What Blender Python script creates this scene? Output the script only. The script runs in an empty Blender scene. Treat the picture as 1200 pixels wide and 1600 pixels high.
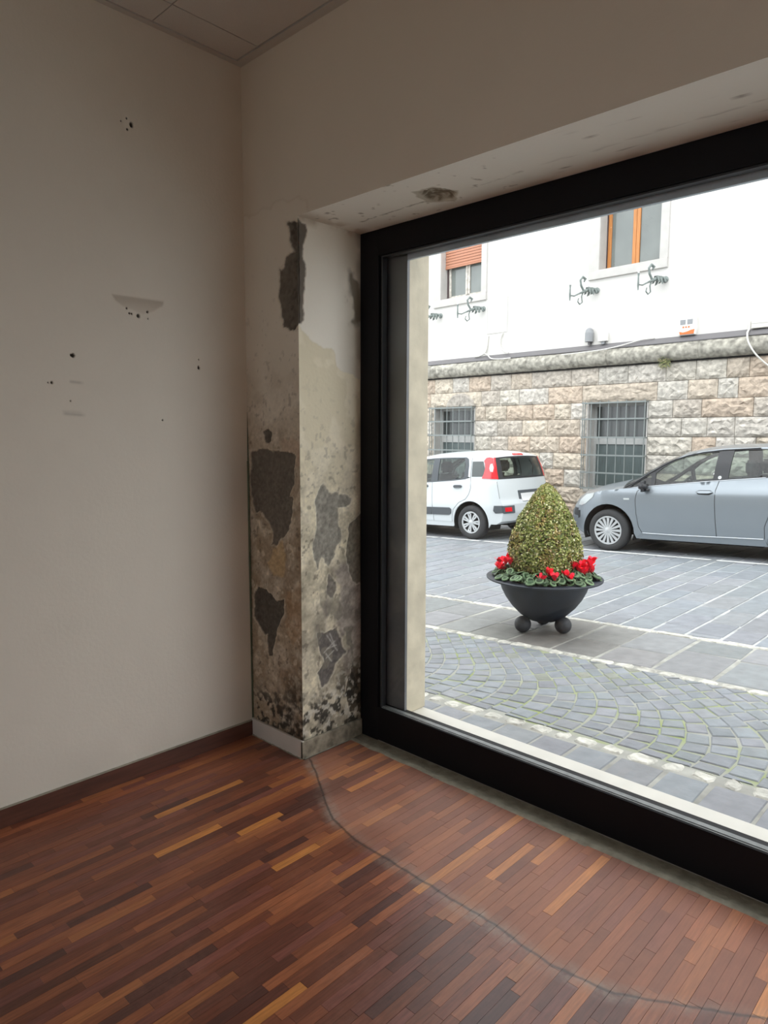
import bpy, bmesh, math, random
import numpy as np
from mathutils import Matrix, Vector
from mathutils.geometry import delaunay_2d_cdt

# ------------------------------------------------------------------ camera, world, exposure
sc = bpy.context.scene
col = sc.collection
F_PX, YAW, PITCH, ROLL = 1080.96, 0.7606, 0.1107, 0.003
CAM = np.array([2.8819, -2.042, 1.55])
_cy, _sy, _cp, _sp = math.cos(YAW), math.sin(YAW), math.cos(PITCH), math.sin(PITCH)
FW = np.array([-_sy*_cp, _cy*_cp, -_sp])
_R = np.array([_cy, _sy, 0.0]); _U = np.cross(_R, FW)
RT = math.cos(ROLL)*_R + math.sin(ROLL)*_U
UP = math.cos(ROLL)*_U - math.sin(ROLL)*_R
cd = bpy.data.cameras.new('camera'); cam = bpy.data.objects.new('camera', cd); col.objects.link(cam)
cam.matrix_world = Matrix(((RT[0], UP[0], -FW[0], CAM[0]), (RT[1], UP[1], -FW[1], CAM[1]), (RT[2], UP[2], -FW[2], CAM[2]), (0, 0, 0, 1)))
cd.sensor_fit = 'VERTICAL'; cd.sensor_height = 24; cd.lens = 24*F_PX/1600; cd.clip_start = .05
sc.camera = cam

world = bpy.data.worlds.new('overcast'); sc.world = world; world.use_nodes = True
wn = world.node_tree; wn.nodes.clear()
wo = wn.nodes.new('ShaderNodeOutputWorld'); wb = wn.nodes.new('ShaderNodeBackground')
wt = wn.nodes.new('ShaderNodeTexCoord'); wsx = wn.nodes.new('ShaderNodeSeparateXYZ'); wr = wn.nodes.new('ShaderNodeValToRGB')
wn.links.new(wt.outputs['Generated'], wsx.inputs[0]); wn.links.new(wsx.outputs['Z'], wr.inputs[0])
wr.color_ramp.elements[0].position = 0.0; wr.color_ramp.elements[0].color = (.86, .89, .93, 1)
wr.color_ramp.elements[1].position = 1.0; wr.color_ramp.elements[1].color = (.98, .99, 1.0, 1)
wn.links.new(wr.outputs[0], wb.inputs[0]); wb.inputs[1].default_value = 1.0
wn.links.new(wb.outputs[0], wo.inputs[0])

sun = bpy.data.lights.new('overcast_sun', 'SUN'); sun.energy = 0.35; sun.angle = math.radians(70); sun.color = (1, .97, .93)
so = bpy.data.objects.new('overcast_sun', sun); col.objects.link(so); so.rotation_euler = (math.radians(25), 0, math.radians(20))

vs_ = sc.view_settings
vs_.view_transform = 'Standard'; vs_.look = 'None'; vs_.exposure = 1.75; vs_.gamma = 1; vs_.use_curve_mapping = False
sc.cycles.max_bounces = 12; sc.cycles.diffuse_bounces = 7; sc.cycles.transparent_max_bounces = 16
sc.cycles.use_denoising = True; sc.cycles.sample_clamp_indirect = 6
sc.cycles.caustics_reflective = False; sc.cycles.caustics_refractive = False

random.seed(4); rng = np.random.default_rng(4)

# ------------------------------------------------------------------ helpers
def at(u, v, ax, val):
    """point of the photograph (1200x1600) on the real plane axis=val"""
    r = FW + RT*(u-600)/F_PX + UP*(800-v)/F_PX
    return CAM + r*(val-CAM[ax])/r[ax]

def in_frame(p, m=20):
    d = np.array(p)-CAM; z = d@FW
    if z < .1: return False
    u, v = 600+F_PX*(d@RT)/z, 800-F_PX*(d@UP)/z
    return -m < u < 1200+m and -m < v < 1600+m

def tag(o, label=None, cat=None, group=None, kind=None):
    if label: o['label'] = label
    if cat: o['category'] = cat
    if group: o['group'] = group
    if kind: o['kind'] = kind
    return o

def mesh(name, verts, faces, m, parent=None, smooth=False, cols=None, mats=None, mi=None, kind=None):
    me = bpy.data.meshes.new(name)
    if isinstance(verts, np.ndarray): verts = verts.tolist()
    if isinstance(faces, np.ndarray): faces = faces.tolist()
    me.from_pydata(verts, [], faces)
    for x in (mats or [m]): me.materials.append(x)
    if mi is not None: me.polygons.foreach_set('material_index', mi)
    if smooth: me.polygons.foreach_set('use_smooth', [True]*len(me.polygons))
    if cols is not None:
        a = me.color_attributes.new('Col', 'FLOAT_COLOR', 'POINT')
        c = np.ones((len(me.vertices), 4), np.float32); c[:, :3] = cols
        a.data.foreach_set('color', c.ravel())
    me.update()
    o = bpy.data.objects.new(name, me); col.objects.link(o)
    if parent: o.parent = parent
    if kind: o['kind'] = kind
    return o

def empty(name, loc=(0, 0, 0), rot=(0, 0, 0), **k):
    o = bpy.data.objects.new(name, None); col.objects.link(o); o.location = loc; o.rotation_euler = rot
    o.empty_display_size = .1
    return tag(o, **k)

class G:
    """collects geometry for one mesh"""
    def __init__(s): s.v = []; s.f = []; s.c = []
    def add(s, v, f, c=(1, 1, 1)):
        n = len(s.v); s.v += [tuple(map(float, p)) for p in v]; s.f += [tuple(int(i)+n for i in q) for q in f]
        s.c += [c]*len(v) if not isinstance(c, np.ndarray) else c.tolist(); return s
    def box(s, x0, x1, y0, y1, z0, z1, c=(1, 1, 1), b=0):
        if b <= 0:
            v = [(x, y, z) for z in (z0, z1) for y in (y0, y1) for x in (x0, x1)]
            return s.add(v, [(0, 2, 3, 1), (4, 5, 7, 6), (0, 1, 5, 4), (2, 6, 7, 3), (0, 4, 6, 2), (1, 3, 7, 5)], c)
        bm = bmesh.new(); bmesh.ops.create_cube(bm, size=1)
        for q in bm.verts: q.co = ((x0+x1)/2+q.co.x*(x1-x0), (y0+y1)/2+q.co.y*(y1-y0), (z0+z1)/2+q.co.z*(z1-z0))
        bmesh.ops.bevel(bm, geom=bm.edges[:], offset=b, segments=2, affect='EDGES', profile=.5)
        bm.verts.index_update()
        s.add([q.co[:] for q in bm.verts], [[q.index for q in f.verts] for f in bm.faces], c); bm.free(); return s
    def tube(s, pts, r, n=8, c=(1, 1, 1), cap=True):
        pts = [np.array(p, float) for p in pts]; k = len(pts)
        rr = r if hasattr(r, '__len__') else [r]*k
        v = []; f = []; prev = None
        for i, p in enumerate(pts):
            t = pts[min(i+1, k-1)]-pts[max(i-1, 0)]; t = t/(np.linalg.norm(t)+1e-9)
            if prev is None:
                a = np.array([0, 0, 1.]) if abs(t[2]) < .9 else np.array([1., 0, 0])
                prev = np.cross(t, a)
            a = prev-t*(prev@t); a /= np.linalg.norm(a)+1e-9; prev = a; b = np.cross(t, a)
            for j in range(n):
                w = 2*math.pi*j/n; v.append(p+rr[i]*(math.cos(w)*a+math.sin(w)*b))
        for i in range(k-1):
            for j in range(n): f.append((i*n+j, i*n+(j+1) % n, (i+1)*n+(j+1) % n, (i+1)*n+j))
        if cap: f += [tuple(range(n))[::-1], tuple((k-1)*n+j for j in range(n))]
        return s.add(v, f, c)
    def lathe(s, prof, n=32, org=(0, 0, 0), ax='z', c=(1, 1, 1)):
        v = []; f = []; k = len(prof)
        for i in range(n):
            w = 2*math.pi*i/n; cw, sw = math.cos(w), math.sin(w)
            for r, h in prof:
                p = (r*cw, r*sw, h) if ax == 'z' else (r*cw, h, r*sw)
                v.append((p[0]+org[0], p[1]+org[1], p[2]+org[2]))
        for i in range(n):
            for j in range(k-1): f.append((i*k+j, ((i+1) % n)*k+j, ((i+1) % n)*k+j+1, i*k+j+1))
        return s.add(v, f, c)
    def build(s, name, m, parent=None, smooth=False, kind=None, usecol=False):
        return mesh(name, s.v, s.f, m, parent, smooth, cols=np.array(s.c) if usecol else None, kind=kind)

def smooth_by_angle(o, deg=35):
    me = o.data
    me.polygons.foreach_set('use_smooth', [True]*len(me.polygons))
    bm = bmesh.new(); bm.from_mesh(me)
    for e in bm.edges:
        if len(e.link_faces) == 2 and e.calc_face_angle(0) > math.radians(deg): e.smooth = False
    bm.to_mesh(me); bm.free(); return o

# numpy value noise
def vnoise(x, y, seed=0):
    xi, yi = np.floor(x).astype(np.int64), np.floor(y).astype(np.int64); xf, yf = x-xi, y-yi
    u, v = xf*xf*(3-2*xf), yf*yf*(3-2*yf)
    def h(a, b):
        n = (a*374761393+b*668265263+seed*1274126177) & 0x7fffffff
        n = ((n ^ (n >> 13))*1103515245) & 0x7fffffff; n = (n ^ (n >> 16)) & 0xffff
        return n/65535.0
    return (h(xi, yi)*(1-u)+h(xi+1, yi)*u)*(1-v)+(h(xi, yi+1)*(1-u)+h(xi+1, yi+1)*u)*v
def fbm(x, y, s, o=4, seed=0):
    t = 0; a = .5; n = 0
    for k in range(o): t = t+a*vnoise(x*s*2**k+17.3*k, y*s*2**k-9.1*k, seed+k); n += a; a *= .5
    return t/n
def inside(px, py, poly):
    r = np.zeros(px.shape, bool); n = len(poly)
    for i in range(n):
        x0, y0 = poly[i]; x1, y1 = poly[(i+1) % n]
        c = ((y0 > py) != (y1 > py)) & (px < (x1-x0)*(py-y0)/((y1-y0) if abs(y1-y0) > 1e-12 else 1e-12)+x0)
        r ^= c
    return r
def pdist(px, py, poly):
    """signed distance to a polygon, positive inside"""
    d = np.full(px.shape, 1e9); n = len(poly)
    for i in range(n):
        a = np.array(poly[i]); b = np.array(poly[(i+1) % n]); e = b-a; L = e@e+1e-12
        t = np.clip(((px-a[0])*e[0]+(py-a[1])*e[1])/L, 0, 1)
        d = np.minimum(d, np.hypot(px-a[0]-t*e[0], py-a[1]-t*e[1]))
    return np.where(inside(px, py, poly), d, -d)
def sstep(a, b, x):
    t = np.clip((x-a)/(b-a), 0, 1); return t*t*(3-2*t)
def lin(r, g, b):
    return np.array([((c/255+.055)/1.055)**2.4 if c > 10 else c/255/12.92 for c in (r, g, b)])

# ------------------------------------------------------------------ materials
def nodes(name):
    m = bpy.data.materials.new(name); m.use_nodes = True; nt = m.node_tree
    return m, nt, nt.nodes, nt.links, nt.nodes['Principled BSDF']
def mat(name, c, rough=.6, metal=0, spec=.5, bump=0, scale=40, var=0, coat=0, attr=False, vscale=None, stretch=None, emit=None):
    """procedural material: base colour, optional vertex colour, noise variation and fine bump"""
    m, nt, N, L, p = nodes(name)
    p.inputs['Roughness'].default_value = rough; p.inputs['Metallic'].default_value = metal
    p.inputs['Specular IOR Level'].default_value = spec; p.inputs['Coat Weight'].default_value = coat
    p.inputs['Base Color'].default_value = (*c, 1)
    tc = N.new('ShaderNodeTexCoord'); mp = N.new('ShaderNodeMapping'); L.new(tc.outputs['Object'], mp.inputs[0])
    if stretch: mp.inputs['Scale'].default_value = stretch
    out = None
    if attr:
        a = N.new('ShaderNodeAttribute'); a.attribute_name = 'Col'
        mx = N.new('ShaderNodeMix'); mx.data_type = 'RGBA'; mx.blend_type = 'MULTIPLY'; mx.inputs[0].default_value = 1
        mx.inputs[6].default_value = (*c, 1); L.new(a.outputs['Color'], mx.inputs[7]); out = mx.outputs[2]
    if var:
        n = N.new('ShaderNodeTexNoise'); n.inputs['Scale'].default_value = vscale or scale; n.inputs['Detail'].default_value = 6
        L.new(mp.outputs[0], n.inputs['Vector'])
        r = N.new('ShaderNodeMapRange'); r.inputs[1].default_value = .3; r.inputs[2].default_value = .7
        r.inputs[3].default_value = 1-var; r.inputs[4].default_value = 1+var; L.new(n.outputs[0], r.inputs[0])
        mx = N.new('ShaderNodeMix'); mx.data_type = 'RGBA'; mx.blend_type = 'MULTIPLY'; mx.inputs[0].default_value = 1
        if out: L.new(out, mx.inputs[6])
        else: mx.inputs[6].default_value = (*c, 1)
        L.new(r.outputs[0], mx.inputs[7]); out = mx.outputs[2]
    if out: L.new(out, p.inputs['Base Color'])
    if bump:
        n = N.new('ShaderNodeTexNoise'); n.inputs['Scale'].default_value = scale; n.inputs['Detail'].default_value = 8
        L.new(mp.outputs[0], n.inputs['Vector'])
        b = N.new('ShaderNodeBump'); b.inputs['Strength'].default_value = bump; b.inputs['Distance'].default_value = .01
        L.new(n.outputs[0], b.inputs['Height']); L.new(b.outputs[0], p.inputs['Normal'])
    return m
def glass(name, tint=(.93, .96, .95), f=1.0):
    m = bpy.data.materials.new(name); m.use_nodes = True; nt = m.node_tree; N, L = nt.nodes, nt.links; N.clear()
    o = N.new('ShaderNodeOutputMaterial'); t = N.new('ShaderNodeBsdfTransparent'); g = N.new('ShaderNodeBsdfGlossy')
    t.inputs[0].default_value = (*tint, 1); g.inputs['Roughness'].default_value = .02
    ge = N.new('ShaderNodeNewGeometry'); dt = N.new('ShaderNodeVectorMath'); dt.operation = 'DOT_PRODUCT'
    L.new(ge.outputs['Normal'], dt.inputs[0]); L.new(ge.outputs['Incoming'], dt.inputs[1])
    def mth(op, a, b=None):
        n = N.new('ShaderNodeMath'); n.operation = op
        for i, q in enumerate((a, b)):
            if q is None: continue
            if isinstance(q, (int, float)): n.inputs[i].default_value = q
            else: L.new(q, n.inputs[i])
        return n.outputs[0]
    sch = mth('ADD', mth('MULTIPLY', mth('POWER', mth('SUBTRACT', 1, mth('ABSOLUTE', dt.outputs['Value'])), 5), .96*f), .04*f)   # thin-pane Fresnel, the same from both sides
    mx = N.new('ShaderNodeMixShader'); L.new(sch, mx.inputs[0]); L.new(t.outputs[0], mx.inputs[1]); L.new(g.outputs[0], mx.inputs[2])
    L.new(mx.outputs[0], o.inputs[0]); return m

M = {}
M['plaster'] = mat('painted_plaster', (1, 1, 1), .75, bump=.12, scale=60, attr=True, spec=.3)
M['ceil'] = mat('ceiling_board', (.62, .60, .56), .85, bump=.15, scale=180, var=.03)
M['ceil_trim'] = mat('ceiling_trim_metal', (.55, .53, .49), .5)
M['room'] = mat('plain_room_paint', (.76, .72, .65), .8)
M['frame'] = mat('black_window_frame', (.006, .006, .008), .5, spec=.18, bump=.05, scale=200)
M['bead'] = mat('grey_glazing_bead', (.035, .038, .042), .4, spec=.4)
M['bead_lit'] = mat('painted_lit_grey_bead', (.22, .235, .235), .35, spec=.5, var=.2, scale=30)  # paler than the other bead: light on its top is put in the colour
M['liner'] = mat('dark_grey_metal_liner', (.17, .175, .185), .33, metal=.2, var=.12, scale=6)
M['liner_reflect'] = mat('painted_reflection_liner', (.62, .71, .80), .3, metal=.05, var=.15, scale=5)  # pale colour stands for the bright sill and street reflected here
M['pane'] = glass('shop_window_glass', (.97, .98, .98), .8)
M['sill'] = mat('cream_marble_sill', (.64, .62, .56), .4, var=.05, scale=12)
M['jamb'] = mat('travertine_jamb', (.66, .59, .45), .6, bump=.1, scale=50, var=.14, vscale=9)
M['outer'] = mat('shop_outer_wall_stone', (.34, .31, .27), .85, var=.15, scale=3)
M['tile'] = mat('white_skirting_tile', (.62, .59, .54), .35, var=.04, scale=8)
M['tile_dirty'] = mat('mouldy_skirting_tile', (.27, .24, .18), .6, var=.45, scale=25, bump=.1)
M['skirt'] = mat('dark_wood_skirting', (.085, .032, .020), .42, var=.35, scale=8, stretch=(6, .6, 6))
M['cement'] = mat('raw_cement', (.30, .28, .22), .9, bump=.5, scale=60, var=.25, vscale=20)
M['green'] = mat('faded_green_strip', (.09, .105, .06), .7, var=.2, scale=30)

# parquet: tone from the vertex colour, dust mixed with painted window sheen, and a scraped line across the boards as wear
def parquet():
    m, nt, N, L, p = nodes('parquet')
    a = N.new('ShaderNodeAttribute'); a.attribute_name = 'Col'
    g = N.new('ShaderNodeNewGeometry'); sx = N.new('ShaderNodeSeparateXYZ'); L.new(g.outputs['Position'], sx.inputs[0])
    mp = N.new('ShaderNodeMapping'); mp.inputs['Scale'].default_value = (90, 7, 1); L.new(g.outputs['Position'], mp.inputs[0])
    gr = N.new('ShaderNodeTexNoise'); gr.inputs['Scale'].default_value = 1.6; gr.inputs['Detail'].default_value = 7; L.new(mp.outputs[0], gr.inputs['Vector'])
    r = N.new('ShaderNodeMapRange'); r.inputs[1].default_value = .3; r.inputs[2].default_value = .7; r.inputs[3].default_value = .74; r.inputs[4].default_value = 1.25
    L.new(gr.outputs[0], r.inputs[0])
    m1 = N.new('ShaderNodeMix'); m1.data_type = 'RGBA'; m1.blend_type = 'MULTIPLY'; m1.inputs[0].default_value = 1
    L.new(a.outputs['Color'], m1.inputs[6]); L.new(r.outputs[0], m1.inputs[7])
    def math_(op, x, y=None, z=None, clamp=False):
        n = N.new('ShaderNodeMath'); n.operation = op; n.use_clamp = clamp
        for i, q in enumerate((x, y, z)):
            if q is None: continue
            if isinstance(q, (int, float)): n.inputs[i].default_value = q
            else: L.new(q, n.inputs[i])
        return n.outputs[0]
    fc = N.new('ShaderNodeFloatCurve'); L.new(math_('MULTIPLY', sx.outputs['X'], 1/5.0), fc.inputs['Value'])
    pts = [(0, .45), (.38, .30), (.425, .02), (.602, -.076), (.771, -.184), (.905, -.261), (1.074, -.297), (1.232, -.303), (1.536, -.308), (1.748, -.316), (1.945, -.341), (2.128, -.309), (2.273, -.225), (2.464, -.106), (3.0, .1), (5.0, .3)]
    c = fc.mapping.curves[0]
    c.points[0].location = (0, (pts[0][1]+1)/2); c.points[1].location = (1, (pts[-1][1]+1)/2)
    for x, y in pts[1:-1]: c.points.new(x/5, (y+1)/2)
    for q in c.points: q.handle_type = 'VECTOR'
    fc.mapping.update()
    wob = N.new('ShaderNodeTexNoise'); wob.inputs['Scale'].default_value = 14; L.new(g.outputs['Position'], wob.inputs['Vector'])
    d = math_('SUBTRACT', sx.outputs['Y'], math_('SUBTRACT', math_('MULTIPLY', fc.outputs[0], 2), 1))
    d = math_('ADD', d, math_('MULTIPLY', math_('SUBTRACT', wob.outputs[0], .5), .02))
    side = N.new('ShaderNodeMapRange'); side.inputs[1].default_value = -.006; side.inputs[2].default_value = .02; side.clamp = True; L.new(d, side.inputs[0])
    big = N.new('ShaderNodeTexNoise'); big.inputs['Scale'].default_value = 3.2; big.inputs['Detail'].default_value = 5; L.new(g.outputs['Position'], big.inputs['Vector'])
    fine = N.new('ShaderNodeTexNoise'); fine.inputs['Scale'].default_value = 22; fine.inputs['Detail'].default_value = 8; fine.inputs['Roughness'].default_value = .7; L.new(g.outputs['Position'], fine.inputs['Vector'])
    cl = N.new('ShaderNodeMapRange'); cl.inputs[1].default_value = .42; cl.inputs[2].default_value = .68; L.new(big.outputs[0], cl.inputs[0])
    fl = N.new('ShaderNodeMapRange'); fl.inputs[1].default_value = .35; fl.inputs[2].default_value = .75; L.new(fine.outputs[0], fl.inputs[0])
    dust_sheen = math_('MULTIPLY', side.outputs[0], math_('ADD', .34, math_('MULTIPLY', cl.outputs[0], .22)))  # window side paled: dust plus reflected daylight put into the colour
    dust2 = math_('MULTIPLY', math_('MULTIPLY', cl.outputs[0], fl.outputs[0]), .22)
    dust_sheen = math_('ADD', dust_sheen, dust2, clamp=True)
    m2 = N.new('ShaderNodeMix'); m2.data_type = 'RGBA'; L.new(dust_sheen, m2.inputs[0]); L.new(m1.outputs[2], m2.inputs[6]); m2.inputs[7].default_value = (.43, .215, .150, 1)
    # ridge: pale dust beside a dark hairline
    ad = math_('ABSOLUTE', d)
    halo = N.new('ShaderNodeMapRange'); halo.inputs[1].default_value = 0; halo.inputs[2].default_value = .055; halo.inputs[3].default_value = .9; halo.inputs[4].default_value = 0; L.new(ad, halo.inputs[0])
    hm = math_('MULTIPLY', math_('MULTIPLY', halo.outputs[0], math_('ADD', .10, fl.outputs[0])), math_('ADD', .35, cl.outputs[0]), clamp=True)
    m3 = N.new('ShaderNodeMix'); m3.data_type = 'RGBA'; L.new(hm, m3.inputs[0]); L.new(m2.outputs[2], m3.inputs[6]); m3.inputs[7].default_value = (.36, .31, .26, 1)
    ln = N.new('ShaderNodeMapRange'); ln.inputs[1].default_value = .001; ln.inputs[2].default_value = .009; ln.inputs[3].default_value = .7; ln.inputs[4].default_value = 0; L.new(ad, ln.inputs[0])
    m4 = N.new('ShaderNodeMix'); m4.data_type = 'RGBA'; L.new(ln.outputs[0], m4.inputs[0]); L.new(m3.outputs[2], m4.inputs[6]); m4.inputs[7].default_value = (.03, .022, .02, 1)
    L.new(m4.outputs[2], p.inputs['Base Color'])
    rr = N.new('ShaderNodeMapRange'); rr.inputs[1].default_value = 0; rr.inputs[2].default_value = .6; rr.inputs[3].default_value = .36; rr.inputs[4].default_value = .62; L.new(dust_sheen, rr.inputs[0]); L.new(rr.outputs[0], p.inputs['Roughness'])
    b = N.new('ShaderNodeBump'); b.inputs['Strength'].default_value = .15; b.inputs['Distance'].default_value = .002; L.new(gr.outputs[0], b.inputs['Height']); L.new(b.outputs[0], p.inputs['Normal'])
    p.inputs['Specular IOR Level'].default_value = .45
    return m
M['parquet'] = parquet()

M['joint2'] = mat('grey_sandy_joints', (.33, .33, .30), .95, var=.25, scale=8, bump=.3)
M['joint'] = mat('mortar_joints', (.42, .43, .425), .9, var=.25, scale=8, bump=.3)
def moss():
    m, nt, N, L, p = nodes('mossy_sandy_joints'); p.inputs['Roughness'].default_value = .95
    t = N.new('ShaderNodeTexCoord'); n = N.new('ShaderNodeTexNoise'); n.inputs['Scale'].default_value = 3.5; n.inputs['Detail'].default_value = 6; L.new(t.outputs['Object'], n.inputs['Vector'])
    r = N.new('ShaderNodeValToRGB'); r.color_ramp.elements[0].position = .42; r.color_ramp.elements[0].color = (.33, .335, .30, 1)
    r.color_ramp.elements[1].position = .66; r.color_ramp.elements[1].color = (.27, .32, .13, 1); L.new(n.outputs[0], r.inputs[0]); L.new(r.outputs[0], p.inputs['Base Color']); return m
M['moss_joint'] = moss()
M['basalt'] = mat('grey_basalt', (1, 1, 1), .55, attr=True, bump=.35, scale=30, var=.13, vscale=12)
M['white_stone'] = mat('white_limestone_sett', (.50, .49, .44), .8, attr=True, bump=.6, scale=40, var=.32, vscale=22)
M['paint'] = mat('worn_white_road_paint', (.62, .63, .62), .7, var=.15, scale=12)
M['rock'] = mat('rough_limestone_ashlar', (1, 1, 1), .85, attr=True, bump=1.0, scale=22, var=.30, vscale=16)
M['rock_back'] = mat('ashlar_joint', (.20, .175, .14), .95)
M['cornice'] = mat('weathered_cornice_stone', (.33, .315, .27), .85, bump=.8, scale=25, var=.55, vscale=11, attr=True)
M['flash'] = mat('grey_flashing', (.13, .125, .13), .55)
M['white_wall'] = mat('white_street_plaster', (.63, .615, .585), .85, var=.025, scale=2)
M['surround'] = mat('pale_stone_surround', (.49, .475, .45), .75, var=.07, scale=6)
M['wood'] = mat('orange_window_wood', (.50, .20, .055), .45, var=.15, scale=10, stretch=(8, 8, .6))
M['shutter'] = mat('terracotta_shutter', (.45, .20, .12), .55)
M['sash_old'] = mat('peeling_white_sash', (.52, .49, .44), .8, var=.35, scale=14)
M['sash_grey'] = mat('grey_white_sash', (.42, .43, .42), .7, var=.1, scale=10)
M['dark_wood'] = mat('dark_window_edge', (.07, .05, .05), .6)
M['win_glass'] = mat('window_glass_reflecting', (.16, .18, .17), .08, spec=.8, var=.15, scale=2)
M['win_dark'] = mat('grey_green_window_glass', (.045, .055, .055), .15, spec=.7, var=.12, scale=3)
M['curtain'] = mat('pale_curtain', (.085, .115, .115), .35, var=.25, scale=12, stretch=(6, 1, .4))
M['bars'] = mat('grey_green_iron_bars', (.20, .225, .22), .6)
M['verdigris'] = mat('verdigris_iron', (.17, .20, .19), .6, var=.3, scale=30)
M['wire'] = mat('white_cable', (.66, .65, .60), .6)
M['plastic_white'] = mat('white_plastic', (.75, .74, .70), .45)
M['plastic_grey'] = mat('grey_plastic', (.25, .26, .27), .5)
M['plastic_orange'] = mat('orange_plastic', (.65, .15, .03), .45)
M['planter'] = mat('anthracite_painted_metal', (.016, .022, .032), .5, spec=.4, var=.3, scale=9)
M['ball'] = mat('dusty_grey_metal_ball', (.05, .052, .058), .6, bump=.3, scale=30, var=.3)
M['soil'] = mat('dark_soil', (.03, .022, .014), .95, bump=.8, scale=40)
M['leaf'] = mat('leaf', (1, 1, 1), .5, attr=True, spec=.35)
M['petal'] = mat('red_petal', (.92, .018, .05), .5, attr=True, spec=.3)
M['stem'] = mat('red_brown_stem', (.16, .05, .04), .6)
M['trunk'] = mat('brown_wood_core', (.035, .03, .012), .95, bump=.5, scale=30)

def link_pieces(name, rest_name, parent, plist, m, key=None, limit=300, usecol=True):
    """plist: (verts, faces, colour); the first `limit` (by key) become parts, the rest one joined part of kind stuff"""
    vis = sorted(plist, key=key) if key else plist
    for v, f, c in vis[:limit]:
        mesh(name, v, f, m, parent, cols=np.tile(c, (len(v), 1)) if usecol else None)
    rest = vis[limit:]
    if rest:
        g = G()
        for v, f, c in rest: g.add(v, f, tuple(c))
        g.build(rest_name, m, parent, kind='stuff', usecol=usecol)

def slab(quad, z, th, bev=.006, tilt=.002):
    """stone piece on quad corners (ccw), z(x,y) gives the surface"""
    q = np.array(quad, float); c = q.mean(0); v = []
    dz = [random.uniform(-tilt, tilt) for _ in q]; n = len(q)
    for p in q: v.append((p[0], p[1], z(p[0], p[1])-th))
    for p, d in zip(q, dz): v.append((p[0], p[1], z(p[0], p[1])-bev+d))
    for p, d in zip(q, dz):
        e = c-p; e = e/np.linalg.norm(e)*bev*1.6; v.append((p[0]+e[0], p[1]+e[1], z(p[0], p[1])+d))
    f = []
    for k in (0, n): f += [(k+i, k+(i+1) % n, k+n+(i+1) % n, k+n+i) for i in range(n)]
    f.append(tuple(2*n+i for i in range(n)))
    return v, f

# ------------------------------------------------------------------ the room shell
PX, ST, HC, D = .4042, 2.5139, 3.2708, .3904        # pier edge x, soffit z, ceiling z, frame plane y
RX, RY = 5.2, -4.6
WALL = np.array([.76, .705, .61])

# left wall: painted plaster with screw holes, a smudge, a scrape and a painted shadow wedge
def lw(u, v): p = at(u, v, 0, 0.0); return (p[1], p[2])
def z5(a, b): return (60+a*.3, 400+b*.3)
holes = [((205.5, 195), .010), (z5(520, 313), .0085), (z5(568, 292), .006), (z5(460, 273), .004), (z5(474, 299), .004), (z5(486, 301), .004), (z5(180, 519), .0085), (z5(172, 516), .006),
         (z5(70, 659), .006), (z5(50, 659), .003), (z5(836, 583), .007), (z5(834, 575), .004), (z5(168, 755), .0035), (z5(647, 855), .0035), (z5(571, 327), .003),
         ((198, 185), .004), ((199, 202), .005), ((189, 189), .003), (z5(835, 540), .003)]
hp = [(*lw(*q), r) for q, r in holes]
shadow_wedge = [lw(*z5(*q)) for q in ((383, 198), (500, 214), (650, 236), (645, 262), (600, 290), (545, 305), (440, 262), (400, 232))]
gl = lw(*z5(527, 421)); patchP = lw(198, 194)
ys = set(np.round(np.arange(RY, -.001, .05), 4)); zs = set(np.round(np.arange(0, HC, .05), 4)); ys.add(0.0); zs.add(HC)
for y, z, r in hp+[(patchP[0], patchP[1], .05)]:
    ys |= set(np.round(np.arange(y-.022, y+.022, .0028), 4)); zs |= set(np.round(np.arange(z-.022, z+.022, .0028), 4))
wy = [q[0] for q in shadow_wedge]; wz = [q[1] for q in shadow_wedge]
ys |= set(np.round(np.arange(min(wy)-.02, max(wy)+.02, .006), 4)); zs |= set(np.round(np.arange(min(wz)-.02, max(wz)+.02, .006), 4))
ys |= set(np.round(np.arange(-.30, 0, .012), 4))
def clean(s, lo, hi):
    a = sorted(x for x in s if lo <= x <= hi); o = [a[0]]
    for x in a[1:]:
        if x-o[-1] > .0012: o.append(x)
    o[-1] = hi; return np.array(o)
ys = clean(ys, RY, 0.0); zs = clean(zs, 0.0, HC)
def gridmesh(name, A, B, pos, m, parent, colf, flip=False, kind=None):
    a, b = np.meshgrid(A, B, indexing='ij'); C, dsp = colf(a, b)
    V = pos(a, b, dsp).reshape(-1, 3); na, nb = len(A), len(B)
    i = np.arange(na-1)[:, None]*nb+np.arange(nb-1)[None]; q = np.stack([i, i+1, i+nb+1, i+nb], -1).reshape(-1, 4)
    if flip: q = q[:, ::-1]
    return mesh(name, V, q, m, parent, smooth=True, cols=np.clip(C, 0, 1).reshape(-1, 3), kind=kind)
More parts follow.
